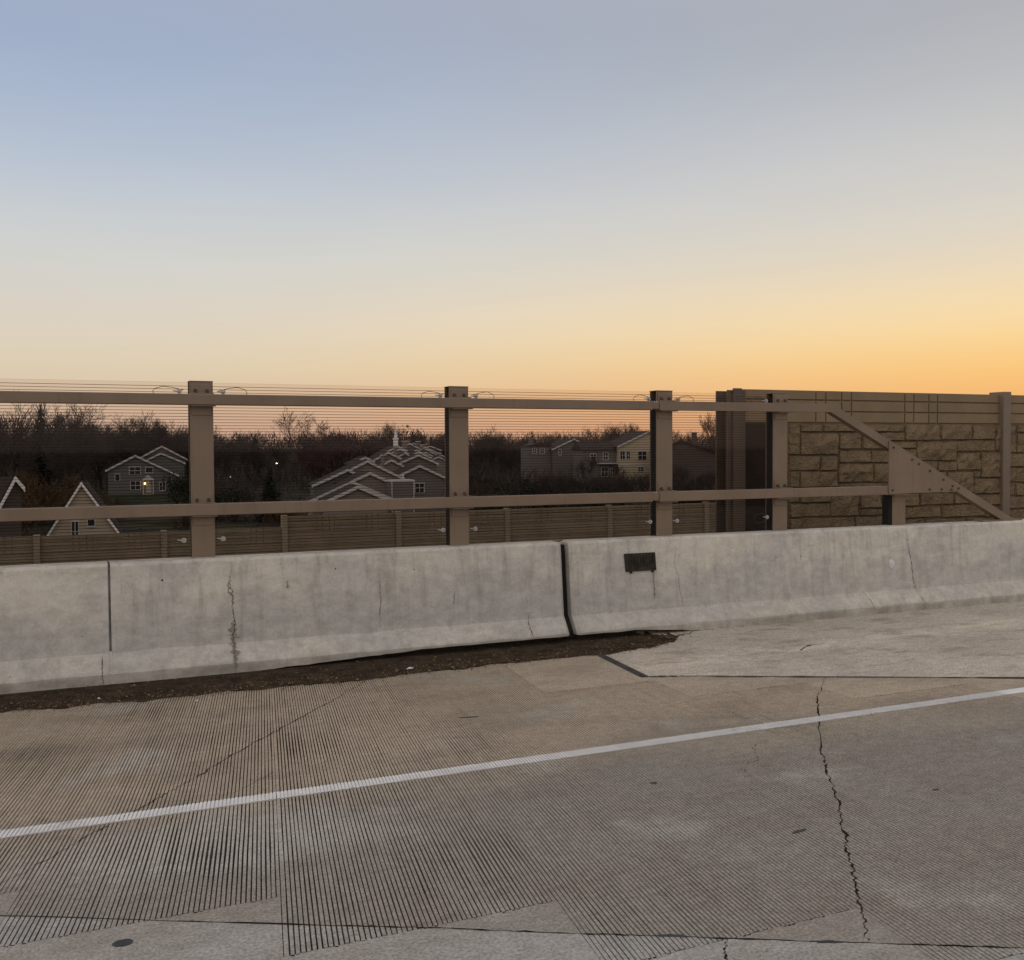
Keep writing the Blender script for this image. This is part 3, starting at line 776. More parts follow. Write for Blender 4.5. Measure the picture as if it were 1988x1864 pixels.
for x, z in ((10.03, 2.17), (10.36, 2.005), (10.48, 1.945), (10.68, 1.85), (10.93, 1.725), (11.10, 1.635), (11.21, 1.60), (10.02, 1.60), (10.68, 1.595), (10.90, 1.592), (11.08, 1.585)):
    mb = MB(); hexbolt(mb, x, RY[0]-.0145, z, .016, .012); rp(mb, 'bolt', M['bolt'], G)
mb = MB().box(10.149, 10.38, PF, PF+.018, SURF-.01, 1.536, .004).box(10.149, 10.38, PF+.142, PF+.16, SURF-.01, 1.536, .004).box(10.25, 10.275, PF+.018, PF+.142, SURF-.01, 1.53)
mb.box(10.08, 10.45, RY[0]+.01, PF+.16, 1.526, 1.5395, .003)
P = rp(mb, 'short_post', M['steel'])
rp(MB().box(10.17, 10.36, PF-.0085, PF-.0005, 1.44, 1.525, .003), 'rail_bracket', M['steel'], P)
mb = MB().box(10.10, 10.248, PF+.020, PF+.140, SURF, 1.53); rp(mb, 'rubber_gasket', M['gasket'], P)
# panels with embedded horizontal filaments, eye bolts and tethers
rnd = random.Random(3)
for i in range(len(posts)-1):
    a, b = posts[i]+.03, posts[i+1]-.03
    p = rp(MB().box(a, b, 10.490, 10.506, SURF+.004, 2.866-.004*i*.3), 'acrylic_panel', M['acrylic'])
    mb = MB(); z = 1.135
    while z < 2.85:
        mb.tube([(a, 10.498, z), (b, 10.498, z)], 0.0023, 4, False); z += .0302
    rp(mb, 'filaments', M['fil'], p, kind='stuff')
    for x, s in ((a+.165, 1), (b-.155, -1)):
        clip(x, 1.292, p); clip(x+.02*s, 2.772, p)
        k = rnd.uniform(.8, 1.15)
        y = 10.45
        loop([(x, y, 1.295), (x+s*.06*k, y, 1.34), (x+s*.16*k, y, 1.335), (x+s*.20*k, y, 1.27), (x+s*.15*k, y, 1.22), (x+s*.05*k, y, 1.235), (x+s*.01, y, 1.28)], p)
        h = rnd.uniform(.9, 1.3)
        loop([(x-s*.02, y, 2.785), (x+s*.07*k, y, 2.795+.012*h), (x+s*.15*k, y, 2.80+.018*h), (x+s*.22*k, y, 2.795), (x+s*.235*k, y, 2.765), (x+s*.22*k, y, 2.735)], p)

# ------------------------------------------------------------------ tall tan noise wall behind the right barrier
WY = 11.6; WT = 2.995
tw = thing('sound_wall', 'tall tan stone patterned noise wall with brown posts behind the right barrier', 'wall', (11, WY, 0))
def wp(mb, name, mat, parent=None, smooth=False): return local(mb, (11, WY, 0)).build(name, mat, tw if parent is None else parent, smooth)
wp(MB().box(8.58, 45, WY+.02, WY+.16, -.3, WT-.02), 'wall_core', M['mortar'])
# end post, an H section
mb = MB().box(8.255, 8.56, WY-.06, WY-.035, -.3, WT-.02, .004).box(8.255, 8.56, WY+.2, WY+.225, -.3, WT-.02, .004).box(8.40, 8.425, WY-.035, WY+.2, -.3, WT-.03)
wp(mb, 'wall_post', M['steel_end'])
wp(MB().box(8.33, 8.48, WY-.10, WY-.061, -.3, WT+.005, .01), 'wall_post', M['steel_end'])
for px in (13.58, 18.68, 23.8, 28.9, 34.0):
    wp(MB().box(px-.083, px+.083, WY-.09, WY+.20, -.3, WT+.045, .008), 'wall_post', M['steel_wall'])
bays = [(8.57, 13.497), (13.663, 18.597), (18.763, 23.717), (23.883, 28.817)]
vx = [9.838, 10.02, 10.314, 10.496, 11.528, 11.709, 12.012, 12.189]
zr = [(2.868, WT), (2.705, 2.848), (2.540, 2.685)]
G2 = .010
for bi, (a, b) in enumerate(bays):
    cuts = [a] + [v+(a-8.57) for v in vx] + [b]
    for z0, z1 in zr:
        for c0, c1 in zip(cuts, cuts[1:]):
            wp(MB().box(c0+(G2 if c0 > a else 0), c1-(G2 if c1 < b else 0), WY, WY+.06, z0, z1, .004), 'smooth_block', M['band'])
# stones of the formed pattern: x0, z_top, x1, z_bottom in metres on the wall face
ST = """9.347 2.501 9.538 2.075;9.548 2.502 9.952 2.402;9.961 2.505 10.713 2.404;9.549 2.383 10.233 2.071;10.251 2.388 10.672 2.149;10.688 2.375 11.189 2.147;10.253 2.125 10.846 1.949;10.860 2.123 11.309 1.944;9.349 2.054 9.900 1.844;9.915 2.051 10.225 1.838;9.350 1.832 9.524 1.607;9.532 1.829 10.231 1.598;10.249 1.929 10.900 1.658;10.913 1.927 11.311 1.648;10.256 1.640 11.079 1.489;9.351 1.591 9.525 1.389;9.543 1.583 10.085 1.379;10.099 1.476 10.639 1.163;9.364 1.366 10.087 1.173;10.657 1.470 11.042 1.272;11.053 1.463 11.302 1.262;10.659 1.252 11.303 1.157;9.353 1.158 9.883 0.995;9.891 1.148 10.555 0.962;10.571 1.140 11.305 0.935;10.725 2.508 11.501 2.404;11.032 2.393 11.502 2.269;11.521 2.518 12.228 2.274;12.239 2.524 12.892 2.282;12.909 2.495 13.391 2.285;13.411 2.503 13.504 2.108;11.201 2.255 11.729 2.154;11.325 2.140 11.731 1.973;11.742 2.257 12.572 1.960;12.588 2.271 13.394 2.101;12.590 2.079 13.075 1.808;13.094 2.082 13.510 1.685;12.177 1.944 12.574 1.800;11.327 1.957 12.165 1.808;12.372 1.781 12.937 1.453;12.946 1.790 13.076 1.690;12.948 1.671 13.514 1.429;11.328 1.796 11.803 1.488;11.816 1.789 12.359 1.476;11.093 1.630 11.313 1.477;12.515 1.426 12.939 1.285;11.830 1.458 12.503 1.280;11.321 1.468 11.811 1.276;12.951 1.414 13.517 1.246;11.323 1.257 12.264 1.091;12.281 1.268 13.171 1.077;13.189 1.230 13.520 1.056;11.316 1.080 11.930 0.970;11.942 1.059 12.759 0.944;12.772 1.050 13.522 0.915;12.908 2.527 13.498 2.504"""
def stone(x0, x1, z0, z1, seed, shift=0.0):
    x0 -= .003; x1 += .003; z0 -= .003; z1 += .003
    w, h = x1-x0, z1-z0
    if w < .05 or h < .04: return
    nx = max(3, min(10, int(w/.07))); nz = max(3, min(7, int(h/.055)))
    rnd = random.Random(seed); vs = []; fs = []
    for j in range(nz+1):
        for i in range(nx+1):
            e = min(i, nx-i, j, nz-j)
            x = x0+shift+w*i/nx; z = z0+h*j/nz
            if e > 0: x += rnd.uniform(-.018, .018); z += rnd.uniform(-.014, .014)
            y = WY+.016 if e == 0 else WY - (.004 + .032*rnd.random() + (.04*rnd.random() if e > 1 else 0) + .025*(N((x*4, z*5, seed))+.4))
            vs.append((x, y, z))
    # a narrow bevel: pull the second ring close to the rim
    W_ = nx+1
    for j in range(nz+1):
        for i in range(nx+1):
            if min(i, nx-i, j, nz-j) == 1:
                k = j*W_+i; x, y, z = vs[k]
                if i == 1: x = x0+shift+.012+rnd.uniform(0, .006)
                if i == nx-1: x = x1+shift-.012-rnd.uniform(0, .006)
                if j == 1: z = z0+.011+rnd.uniform(0, .006)
                if j == nz-1: z = z1-.011-rnd.uniform(0, .006)
                vs[k] = (x, y, z)
    for j in range(nz):
        for i in range(nx):
            q = j*W_+i; fs.append((q, q+1, q+W_+1, q+W_))
    wp(MB().add(vs, fs), 'stone', M['stone'])
SL = [tuple(float(v) for v in l.split()) for l in ST.strip().split(';') if l.strip()]
for k, (x0, zt, x1, zb) in enumerate(SL): stone(x0, x1, zb, zt, k+1)
for bi in (1, 2):
    for q in (0, 1):
        sh = bays[bi][0]-9.347+.012+q*4.18
        for k, (x0, zt, x1, zb) in enumerate(SL):
            if x0+sh < bays[bi][1]-.08: stone(x0+sh, min(x1+sh, bays[bi][1]-.01), zb, zt, 200*bi+k)
wp(MB().box(8.58, 8.975, WY+.002, WY+.055, -.3, 2.520, .004), 'shaded_wall_end', M['end_shade'])  # dark sheet painted as the shaded stone beside the end post

# ------------------------------------------------------------------ lower noise wall across the gap
FY = 40.0
lw = thing('sound_wall', 'long low brown noise wall seen through the acrylic panels below the railing', 'wall', (13, FY, -6))
def lp(mb, name, mat, parent=None): return local(mb, (13, FY, -6)).build(name, mat, lw if parent is None else parent)
lpx = [-30.5, -25.6, -20.8, -15.6, -10.6, -5.7, -1.339, 3.008, 7.528, 12.211, 17.112, 22.165, 27.381, 32.7, 38.0, 43.3]
for i, px in enumerate(lpx):
    t = -.87 if i < 8 else -.44
    lp(MB().box(px-.11, px+.11, FY-.14, FY+.16, -6.6, t, .01), 'wall_post', M['farpost'])
for i in range(len(lpx)-1):
    a, b = lpx[i]+.115, lpx[i+1]-.115
    t = -.92 if i < 8 else -.49
    w = b-a
    for r in range(3):
        z1 = t-r*.215; z0 = z1-.185
        for c0, c1 in ((0, .26), (.268, .31), (.318, .372), (.38, .42), (.428, .72), (.728, .77), (.778, .83), (.838, 1)):
            lp(MB().box(a+w*c0, a+w*c1, FY-.02, FY+.08, z0, z1, .006), 'smooth_block', M['farwall'])
    z = t-.66
    lp(MB().box(a, b, FY+.01, FY+.10, -6.6, t-.02), 'wall_core', M['mortar'])
    while z > -3.4:
        lp(MB().box(a, b, FY-.02, FY+.05, z-.255, z, .008), 'board', M['farwall']); z -= .275

# ------------------------------------------------------------------ houses
def window(par, x0, x1, z0, z1, y=-.02, cross=True):
    mb = MB(); t = .09
    mb.box(x0-t, x0, y-.05, y+.02, z0-t, z1+t); mb.box(x1, x1+t, y-.05, y+.02, z0-t, z1+t)
    mb.box(x0, x1, y-.05, y+.02, z1, z1+t); mb.box(x0, x1, y-.07, y+.02, z0-t, z0)
    w = mb.build('window', M['trim'], par)
    MB().box(x0, x1, y-.005, y+.015, z0, z1).build('pane', M['glass'], w)
    if cross:
        mb = MB(); xm, zm = (x0+x1)/2, (z0+z1)/2
        mb.box(xm-.03, xm+.03, y-.04, y-.006, z0, z1); mb.box(x0, xm-.03, y-.035, y-.006, zm-.03, zm+.03); mb.box(xm+.03, x1, y-.035, y-.006, zm-.03, zm+.03)
        mb.build('muntin', M['trim'], w)
    return w
def house(name, label, X, Y, zp, wl, wr, el, er, depth, wall, rz=0, wins=(), over=.35, rake=.24, chimney=None, group=None, trim='trim'):
    g = gz(X, Y)-.3
    root = thing(name, label, 'house', (X, Y, g), rz, group)
    zp -= g; el -= g; er -= g
    poly = [(-wl, 0), (wr, 0), (wr, er), (0, zp), (-wl, el)]
    MB().prism_y(poly, 0, depth).build('wall', M[wall], root)
    for s, w, e in ((-1, wl, el), (1, wr, er)):
        d = Vector((s*w, e-zp)); L = d.length; d.normalize(); nrm = Vector((-d.y*s, d.x*s))
        if nrm.y < 0: nrm = -nrm
        p0 = Vector((0, zp))+nrm*.02; p1 = p0+d*(L+over)
        q = [p0, p1, p1+nrm*.16, p0+nrm*.16+Vector((0, .02))]
        if s < 0: q = q[::-1]
        rf = MB().prism_y([(v.x, v.y) for v in q], -over, depth+over).build('roof', M['roof'], root)
        a0 = Vector((0, zp+.20)); a1 = a0+d*(L+over)
        tq = [a0, a1, a1+Vector((0, -rake-.06)), a0+Vector((0, -rake-.06))]
        if s < 0: tq = tq[::-1]
        MB().prism_y([(v.x, v.y) for v in tq], -over-.06, -over-.003).build('rake_board', M[trim], rf)
    for w_ in wins: window(root, w_[0], w_[1], w_[2]-g, w_[3]-g, cross=len(w_) < 5)
    if chimney:
        cx, cy, cw, ct = chimney
        ch = MB().box(cx-cw/2, cx+cw/2, cy, cy+cw, zp-2.2, ct-g).build('chimney', M[wall], root)
        MB().box(cx-cw/2-.08, cx+cw/2+.08, cy-.08, cy+cw+.08, ct-g+.002, ct-g+.12).build('chimney_cap', M['trim'], ch)
    return root, g
house('gabled_house', 'steep cream gable peeking over the low wall near the left edge', .316, 72, -.10, 2.0, 2.15, -3.35, -3.3, 6, 'side_cream', -.04,
      [(-.62, -.25, -3.9, -2.55), (.35, .75, -2.85, -2.45, 1)], .22, .2, trim='trim_bright')
house('gabled_house', 'steep roof edge with white trim at the far left edge', -3.382, 66, .467, 1.9, .42, -2.9, -.05, 6, 'side_dark', .5, (), .2, .24, trim='trim_bright')
h2, g = house('grey_house', 'grey sided house with a lit porch lamp among the dark trees', 8.41, 165, 1.15, 3.95, 6.1, -.95, -1.9, 10, 'side_grey', -.05,
      [(-.85, .70, -1.65, -.55), (1.5, 2.5, -1.4, -.62, 1), (-2.9, -2.3, -2.6, -1.6, 1), (-.7, .65, -4.0, -2.75), (3.5, 4.3, -4.2, -2.95)], .4, .26)
pr = MB().prism_y([(.95, -2.55-g), (1.0, -2.45-g), (1.78, -1.78-g), (2.62, -2.42-g), (2.67, -2.55-g)], -1.3, -.01).build('porch_roof', M['trim'], h2)
for x in (1.08, 2.52): MB().box(x-.07, x+.07, -1.28, -1.14, -4.7-g, -2.56-g).build('porch_post', M['trim'], h2)
dr = MB().box(1.5, 2.3, -.07, -.012, -4.6-g, -2.72-g, .01).build('door', M['door'], h2)
MB().box(1.0, 2.6, -1.35, -.02, -4.95-g, -4.72-g).build('porch_step', M['trim'], h2)
mb = MB()
for k in range(4):
    for i in range(8):
        a = i*math.pi/4; rr = .13*math.sin(.4+k*.75); mb.v.append((1.32+rr*math.cos(a), -.35+rr*math.sin(a), -3.1-g+.17*math.cos(.4+k*.75)))
for k in range(3):
    for i in range(8): mb.f.append((k*8+i, k*8+(i+1) % 8, (k+1)*8+(i+1) % 8, (k+1)*8+i)); mb.m.append(0)
mb.f += [tuple(range(8)), tuple(range(24, 32))]; mb.m += [0, 0]
pl_ = mb.build('porch_lamp', M['lampglow'], h2)
ld = bpy.data.lights.new('porch_light', 'POINT'); ld.energy = 6; ld.color = (1, .7, .35); ld.shadow_soft_size = .2
lo = bpy.data.objects.new('porch_light', ld); C.objects.link(lo); lo.parent = h2; lo.location = (1.32, -.75, -3.1-g)
house('grey_house', 'taller dark grey gable rising behind the porch lamp house', 13.1, 176, 2.6, 3.0, 3.7, .9, .55, 9, 'side_grey', -.05, (), .4, .24)
house('grey_house', 'small dark grey gable tucked right of the porch lamp house', 12.6, 171, 1.45, 1.9, 3.5, .5, -.1, 4.5, 'side_grey', -.05, (), .3, .22)
TG = 'townhouses stepping away behind the low wall'
th = [
 (21.03, 80, -1.02, 2.4, 2.4, -2.1, -2.1, 6, 'side_tan', 'lowest taupe gable with white trim, nearest of the townhouse row'),
 (21.68, 84.5, -.77, 3.4, 3.2, -2.3, -2.2, 3.4, 'side_tan', 'wide dark gable just behind the lowest townhouse gable'),
 (25.35, 92, -.23, 2.3, 2.5, -1.25, -1.4, 6, 'side_tan', 'taupe gable right of the lowest gable, above the square chase'),
 (24.87, 98.5, -.05, 3.3, 2.6, -1.5, -1.25, 4, 'side_grey', 'grey gable at the left end of the townhouse row'),
 (28.94, 106, .70, 3.2, 4.2, -.85, -1.4, 7, 'side_tan', 'tan gable highest of the near townhouses'),
 (35.51, 108, .08, 2.6, 3.4, -1.1, -1.5, 6, 'side_pale', 'broad pale taupe gable next to the second post'),
 (34.88, 117, .66, 2.2, 2.3, -.45, -.5, 6, 'side_tan', 'mid row gable behind the tan gable, with a thin pipe'),
 (33.6, 124, .95, 1.8, 2.0, .1, -.1, 5, 'side_tan', 'small gable left behind the mid row gable'),
 (38.70, 131, 1.49, 2.9, 3.6, .05, -.3, 7, 'side_tan', 'high gable in the far half of the townhouse row'),
 (41.60, 127, 1.15, 2.3, 2.5, .2, .05, 3.5, 'side_pale', 'pale gable right of the high far gable'),
 (46.2, 141, 1.5, 2.3, 2.6, .4, .3, 6, 'side_pale', 'narrow pale gable behind the right end of the row'),
 (46.1, 151, 2.33, 2.4, 3.0, 1.2, .9, 7, 'side_tan', 'topmost gable of the townhouse row'),
 (50.6, 158, 2.45, 2.2, 2.6, 1.4, 1.1, 7, 'side_pale', 'pale far gable at the back of the townhouse row'),
 (54.5, 166, 2.75, 2.6, 2.6, 1.6, 1.5, 7, 'side_grey', 'farthest grey gable of the townhouse row'),
]
for k, (X, Y, zp, wl, wr, el, er, dp, wm, lb) in enumerate(th):
    ch = {4: (2.2, 3.0, .35, 1.35), 8: (1.5, 2.5, .4, 2.3), 11: (1.8, 3, .7, 3.2), 12: (1.6, 2, .6, 3.2)}.get(k)
    house('townhouse', lb, X, Y, zp, wl, wr, el, er, dp, wm, -.12, ((-.5, .5, zp-2.9, zp-1.9),) if k in (2, 5) else (), .28, .22, ch, TG)
crnd = random.Random(31)
for k, (X, Y, zp) in enumerate(((44.3, 144, 1.9), (47.9, 147, 1.75), (49.0, 154, 2.75), (52.0, 156, 2.05), (50.3, 150, 1.35), (54.0, 160, 1.95), (52.6, 163, 2.9), (57.2, 168, 2.4), (43.2, 138, 1.3), (48.6, 139, .75), (44.9, 134, .55), (51.6, 146, .9))):
    w = crnd.uniform(1.5, 2.4)
    house('townhouse', 'small gable in the crowded far end of the townhouse row', X, Y, zp, w, w*crnd.uniform(.9, 1.3), zp-w*.46, zp-w*.5, 3.2, ('side_tan', 'side_pale', 'side_grey')[k % 3], -.12, (), .2, .15, (crnd.uniform(-.6, .6), 1.2, .35, zp+.55) if k % 3 == 0 else None, 'crowded far townhouses')
bxh = thing('chimney_chase', 'square taupe siding chase in front of the townhouses', 'chimney', (27.5, 88.5, gz(27.5, 88)))
g = gz(27.5, 88)
MB().box(-1.07, 1.07, 0, 1.8, 0, -.9-g).build('siding_box', M['side_pale'], bxh)
MB().box(-1.14, 1.14, -.07, 1.87, -.898-g, -.74-g).build('cap_trim', M['trim'], bxh)
for x in (-1.08, 1.0): MB().box(x, x+.08, -.05, -.003, 0, -.91-g).build('corner_board', M['trim'], bxh)
MB().tube([(.2, .5, -.74-g), (.2, .5, -.1-g)], .09, 8).build('flue_pipe', M['trim'], bxh)
# houses on the right
h5, g = house('grey_house', 'grey gabled house left of centre between second and third posts', 76.4, 150, 3.42, 3.6, 2.6, 1.8, 2.2, 8, 'side_pale', -.2,
      [(-2.6, -2.2, .9, 1.8), (.7, 1.6, .5, 1.75)], .35, .2)
MB().box(-7.4, -3.62, 1.0, 7.5, 0, 2.35-g).build('side_wing', M['side_pale'], h5)
MB().prism_y([(-7.7, 2.352-g), (-3.62, 2.352-g), (-3.62, 3.0-g), (-5.6, 3.0-g)], .7, 7.8).build('wing_roof', M['roof'], h5)
MB().box(-7.1, -6.45, 2.0, 2.6, 2.3-g, 3.75-g).build('chimney', M['side_pale'], h5)
window(h5, -5.5, -4.85, 1.15-g, 2.0-g, .98); window(h5, -6.8, -6.2, 1.15-g, 2.0-g, .98)
h6, g = house('cream_house', 'cream two storey gabled house behind the third post', 81.9, 135, 4.5, 4.9, 4.9, 2.2, 2.3, 10, 'side_cream', -.25,
      [(-4.6, -3.9, .25, 1.5), (-3.6, -3.1, .25, 1.5), (-1.75, -.45, .2, 1.45), (2.2, 3.4, .2, 1.45), (-1.75, -.9, -1.6, -1.0), (1.5, 2.6, -2.2, -1.0)], .35, .2)
MB().box(-10.3, -4.92, 1.2, 8, 0, 1.75-g).build('side_wing', M['side_pale'], h6)
MB().prism_x([(.8, 1.752-g), (8.4, 1.752-g), (4.6, 3.1-g)], -10.6, -4.92).build('wing_roof', M['roof'], h6)
for x0, x1, z0, z1 in ((-9.0, -8.2, .2, 1.1), (-7.0, -6.3, .2, 1.3), (-7.3, -6.3, -2.4, -1.0), (-5.8, -5.3, -2.4, -1.2)): window(h6, x0, x1, z0-g, z1-g, 1.18)
MB().box(-8.0, -5.0, -.2, 1.19, -.45-g, -.25-g).build('porch_roof', M['trim'], h6)
MB().box(-4.92, 4.92, -.04, -.003, -.62-g, -.45-g).build('belt_board', M['trim'], h6)
house('dark_house', 'dark roofed house low behind the third panel, pale window at its left', 80.6, 124, 2.9, 3.9, 5.5, 1.3, 1.1, 8, 'side_dark', -.5, [(-3.0, -2.3, .2, .9)], .35, .16, (2.2, 3, .7, 4.2), trim='roof')
# steeple far off
st = thing('church_steeple', 'slim white church steeple standing above the trees left of the townhouses', 'steeple', (52.2, 172, gz(52, 172)))
g = gz(52, 172)
MB().box(-.34, .34, -.34, .34, 0, 3.7-g).build('tower', M['trim_bright'], st)
MB().box(-.42, .42, -.42, .42, 3.702-g, 3.95-g).build('belfry', M['trim_bright'], st)
MB().add([(-.24, -.24, 3.95-g), (.24, -.24, 3.95-g), (.24, .24, 3.95-g), (-.24, .24, 3.95-g), (0, 0, 6.6-g)], [(0, 1, 4), (1, 2, 4), (2, 3, 4), (3, 0, 4)]).build('spire', M['trim_bright'], st)
# street lamps
for k, (X, Y, z, lb) in enumerate(((-2.34, 200, -.29, 'street lamp glowing left, above the steep cream gable'), (17.92, 200, 4.15, 'faint lamp glowing above the grey gables by the first post'), (27.4, 200, -3.16, 'low street lamp glowing just right of the first post'), (36.24, 200, -.69, 'street lamp glowing right of the tall conifers'))):
    b = gz(X, Y); L = thing('street_lamp', lb, 'lamp', (X, Y, b))
    MB().tube([(0, 0, 0), (0, 0, z-b+.3), (.0, -.5, z-b+.4)], [.09, .06, .05], 6).build('pole', M['bark'], L)
    r = (.11, .06, .10, .12)[k]
    mb = MB().box(-r, r, -.5-r, -.5+r, z-b-r, z-b+r, r*.4); mb.build('lamp_head', M['lampwhite'], L)

# ------------------------------------------------------------------ trees
def bare_mesh(seed, h=13., spread=.55, levels=5, sides=3, twig=.018, fork=.32, dens=1.0):
    rnd = random.Random(seed); trunk = MB(); crown = MB()
    def grow(p, d, L, r, lev):
        n = 3 if lev > 1 else 5
        pts = [p.copy()]; q = p.copy(); dd = d.copy()
        for i in range(n):
            dd = (dd + Vector((rnd.gauss(0, .12), rnd.gauss(0, .12), rnd.gauss(0, .06)+.05))).normalized()
            q = q+dd*(L/n); pts.append(q.copy())
        rads = [max(twig*.8, r*(1-.45*i/n)) for i in range(n+1)]
        (trunk if lev < 2 else crown).tube(pts, rads, 6 if lev == 0 else (4 if lev == 1 else sides), False)
        if lev >= levels: return
        kids = {0: 7, 1: 5, 2: 4, 3: 4, 4: 3}.get(lev, 3)
        kids = max(2, round(kids*dens))
        for k in range(kids):
            t = rnd.uniform(fork if lev == 0 else .25, 1.0) if k else 1.0
            i = min(n-1, int(t*n)); b = pts[i].lerp(pts[i+1], t*n-i)
            base = (pts[i+1]-pts[i]).normalized()
            az = rnd.uniform(0, 6.283); side = Vector((math.cos(az), math.sin(az), 0))
            side = (side-base*side.dot(base)).normalized()
            s = spread*rnd.uniform(.7, 1.4) if k else spread*.35
            nd = (base+side*s*1.25+Vector((0, 0, .18))).normalized()
            grow(b, nd, L*rnd.uniform(.5, .74)*(1.05-.25*t if lev == 0 else 1), max(twig, rads[i]*rnd.uniform(.42, .6)), lev+1)
    grow(Vector((0, 0, 0)), Vector((0, 0, 1)), h*.42, h*.018, 0)
    mz = max(v[2] for v in crown.v); k = h/mz
    for m_ in (trunk, crown): m_.v = [(x*k, y*k, z*k) for x, y, z in m_.v]
    return trunk, crown
def conifer_mesh(seed, h=11., w=2.6):
    rnd = random.Random(seed); trunk = MB().tube([(0, 0, 0), (0, 0, h*.95)], [.16, .03], 6, False); crown = MB()
    z = h*.04
    while z < h:
        t = z/h; rr = w*(1-t)**.85*rnd.uniform(.75, 1.12)+.12
        n = max(5, int(16*(1-t)+4))
        for k in range(n):
            a = rnd.uniform(0, 6.283); L = rr*rnd.uniform(.6, 1.05); d = Vector((math.cos(a), math.sin(a), 0)); s = Vector((-d.y, d.x, 0))
            p = Vector((0, 0, z+rnd.uniform(-.12, .12)*2))
            for q in range(4):
                f = (q+1)/4; c = p+d*L*f+Vector((0, 0, -.30*L*f*f+.10*L*f)); ww = (.16+.30*(1-f))*L*.7+.06
                up_ = Vector((0, 0, rnd.uniform(-.12, .2)))
                e = d*L*.26
                crown.add([c-e*.6, c+s*ww+Vector((0, 0, -.14))+e*rnd.uniform(-.3, .5), c+e+up_, c-s*ww+Vector((0, 0, -.14))+e*rnd.uniform(-.3, .5)], [(0, 1, 2), (0, 2, 3)])
        z += h*.03*(1.1-.45*t)
    return trunk, crown
def bush_mesh(seed, n=900, w=2.4, h=3.0, leaf=.16):
    rnd = random.Random(seed); stem = MB(); cr = MB()
    for k in range(9):
        a = rnd.uniform(0, 6.28); rr = rnd.uniform(.2, .9)*w*.5
        stem.tube([(0, 0, 0), (math.cos(a)*rr*.5, math.sin(a)*rr*.5, h*.4), (math.cos(a)*rr, math.sin(a)*rr, h*rnd.uniform(.6, .95))], [.05, .03, .012], 4, False)
    lobes = [(rnd.uniform(-.5, .5)*w, rnd.uniform(-.5, .5)*w, h*rnd.uniform(.3, .78), rnd.uniform(.3, .52)*w) for _ in range(8)]
    for k in range(n):
        lx, ly, lz, lr = rnd.choice(lobes)
        d = Vector((rnd.gauss(0, 1), rnd.gauss(0, 1), rnd.gauss(0, .8))).normalized()*lr*rnd.uniform(.55, 1.08)
        p = Vector((lx, ly, max(.1, lz*1.0)))+Vector((d.x, d.y, d.z*.8)); p.z = max(.05, p.z)
        u_ = Vector((rnd.gauss(0, 1), rnd.gauss(0, 1), rnd.gauss(0, 1))).normalized()*leaf*rnd.uniform(.5, 1.4); w_ = Vector((rnd.gauss(0, 1), rnd.gauss(0, 1), rnd.gauss(0, 1))).normalized()*leaf*.6
        cr.add([p-u_, p+w_, p+u_, p-w_], [(0, 1, 2, 3)])
    return stem, cr
proto = {}
def mesh_of(mbs, nm, mats):
    out = []
    for b, n_, m_ in zip(mbs, nm, mats):
        me = bpy.data.meshes.new(n_); me.from_pydata(b.v, [], b.f); me.materials.append(m_); me.update(); out.append(me)
    return out
for s in range(6): proto['bare', s] = mesh_of(bare_mesh(40+s, 13, (.5, .6, .45, .7, .55, .62)[s], 5, 3, .016), ('trunk', 'crown'), (M['bark'], M['twig']))
for s in range(2): proto['red', s] = mesh_of(bare_mesh(70+s, 8, .62, 5, 3, .022, .2), ('trunk', 'crown'), (M['bark'], M['twig_red']))
for s in range(2): proto['ochre', s] = mesh_of(bare_mesh(80+s, 7, .75, 5, 3, .022, .15), ('trunk', 'crown'), (M['bark'], M['twig_ochre']))
for s in range(3): proto['con', s] = mesh_of(conifer_mesh(5+s, 11, (2.6, 2.1, 3.2)[s]), ('trunk', 'crown'), (M['bark'], M['needle']))
for s in range(3): proto['bush', s] = mesh_of(bush_mesh(11+s, 2600, leaf=.11), ('stem', 'foliage'), (M['bark'], M['needle']))
BASEH = {'bare': 13, 'red': 8, 'ochre': 7, 'con': 11, 'bush': 3}
NAMES = {'bare': 'bare_tree', 'red': 'bare_tree', 'ochre': 'bare_tree', 'con': 'conifer_tree', 'bush': 'shrub'}
trnd = random.Random(99)
def tree(kind, s, X, Y, top, label, group=None, wide=1.0, cat='tree'):
    b = gz(X, Y)-.1; k = (top-b)/BASEH[kind]
    r = thing(NAMES[kind], label, 'shrub' if kind == 'bush' else cat, (X, Y, b), trnd.uniform(0, 6.28), group)
    r.scale = (k*wide, k*wide, k)
    for me, n_ in zip(proto[kind, s], ('stem', 'foliage') if kind == 'bush' else ('trunk', 'crown')):
        o = bpy.data.objects.new(n_, me); C.objects.link(o); o.parent = r
    return r
# the ones that stand out (x, y, height of the top)
tree('bare', 3, .3, 118, 8.3, 'tall bare tree with forking limbs above the top rail at left')
tree('bare', 0, -4.4, 112, 8.2, 'bare tree at the left edge of the skyline')
tree('bare', 2, -2.2, 121, 8.0, 'slender bare tree beside the dark conifer at left')
tree('con', 1, -3.6, 128, 7.3, 'narrow dark conifer rising among the bare trees at far left')
tree('bare', 1, 11.0, 186, 9.3, 'rounded bare tree on the skyline left of the first post')
tree('bare', 4, 16.2, 190, 9.2, 'bare tree on the skyline close left of the first post')
tree('bare', 5, 23.0, 188, 8.9, 'bare tree on the skyline just right of the first post')
tree('bare', 3, 34.6, 168, 9.3, 'large spreading bare tree on the skyline between the first two posts', wide=1.25)
tree('bare', 1, 79.0, 262, 10.0, 'small bare tree on the skyline behind the white steeple')
tree('bush', 2, 92, 286, 9.0, 'dark evergreen clump on the skyline left of the second post', wide=.5, cat='tree')
tree('con', 0, 31.6, 196, 4.9, 'pointed dark conifer in the middle distance between the first two posts')
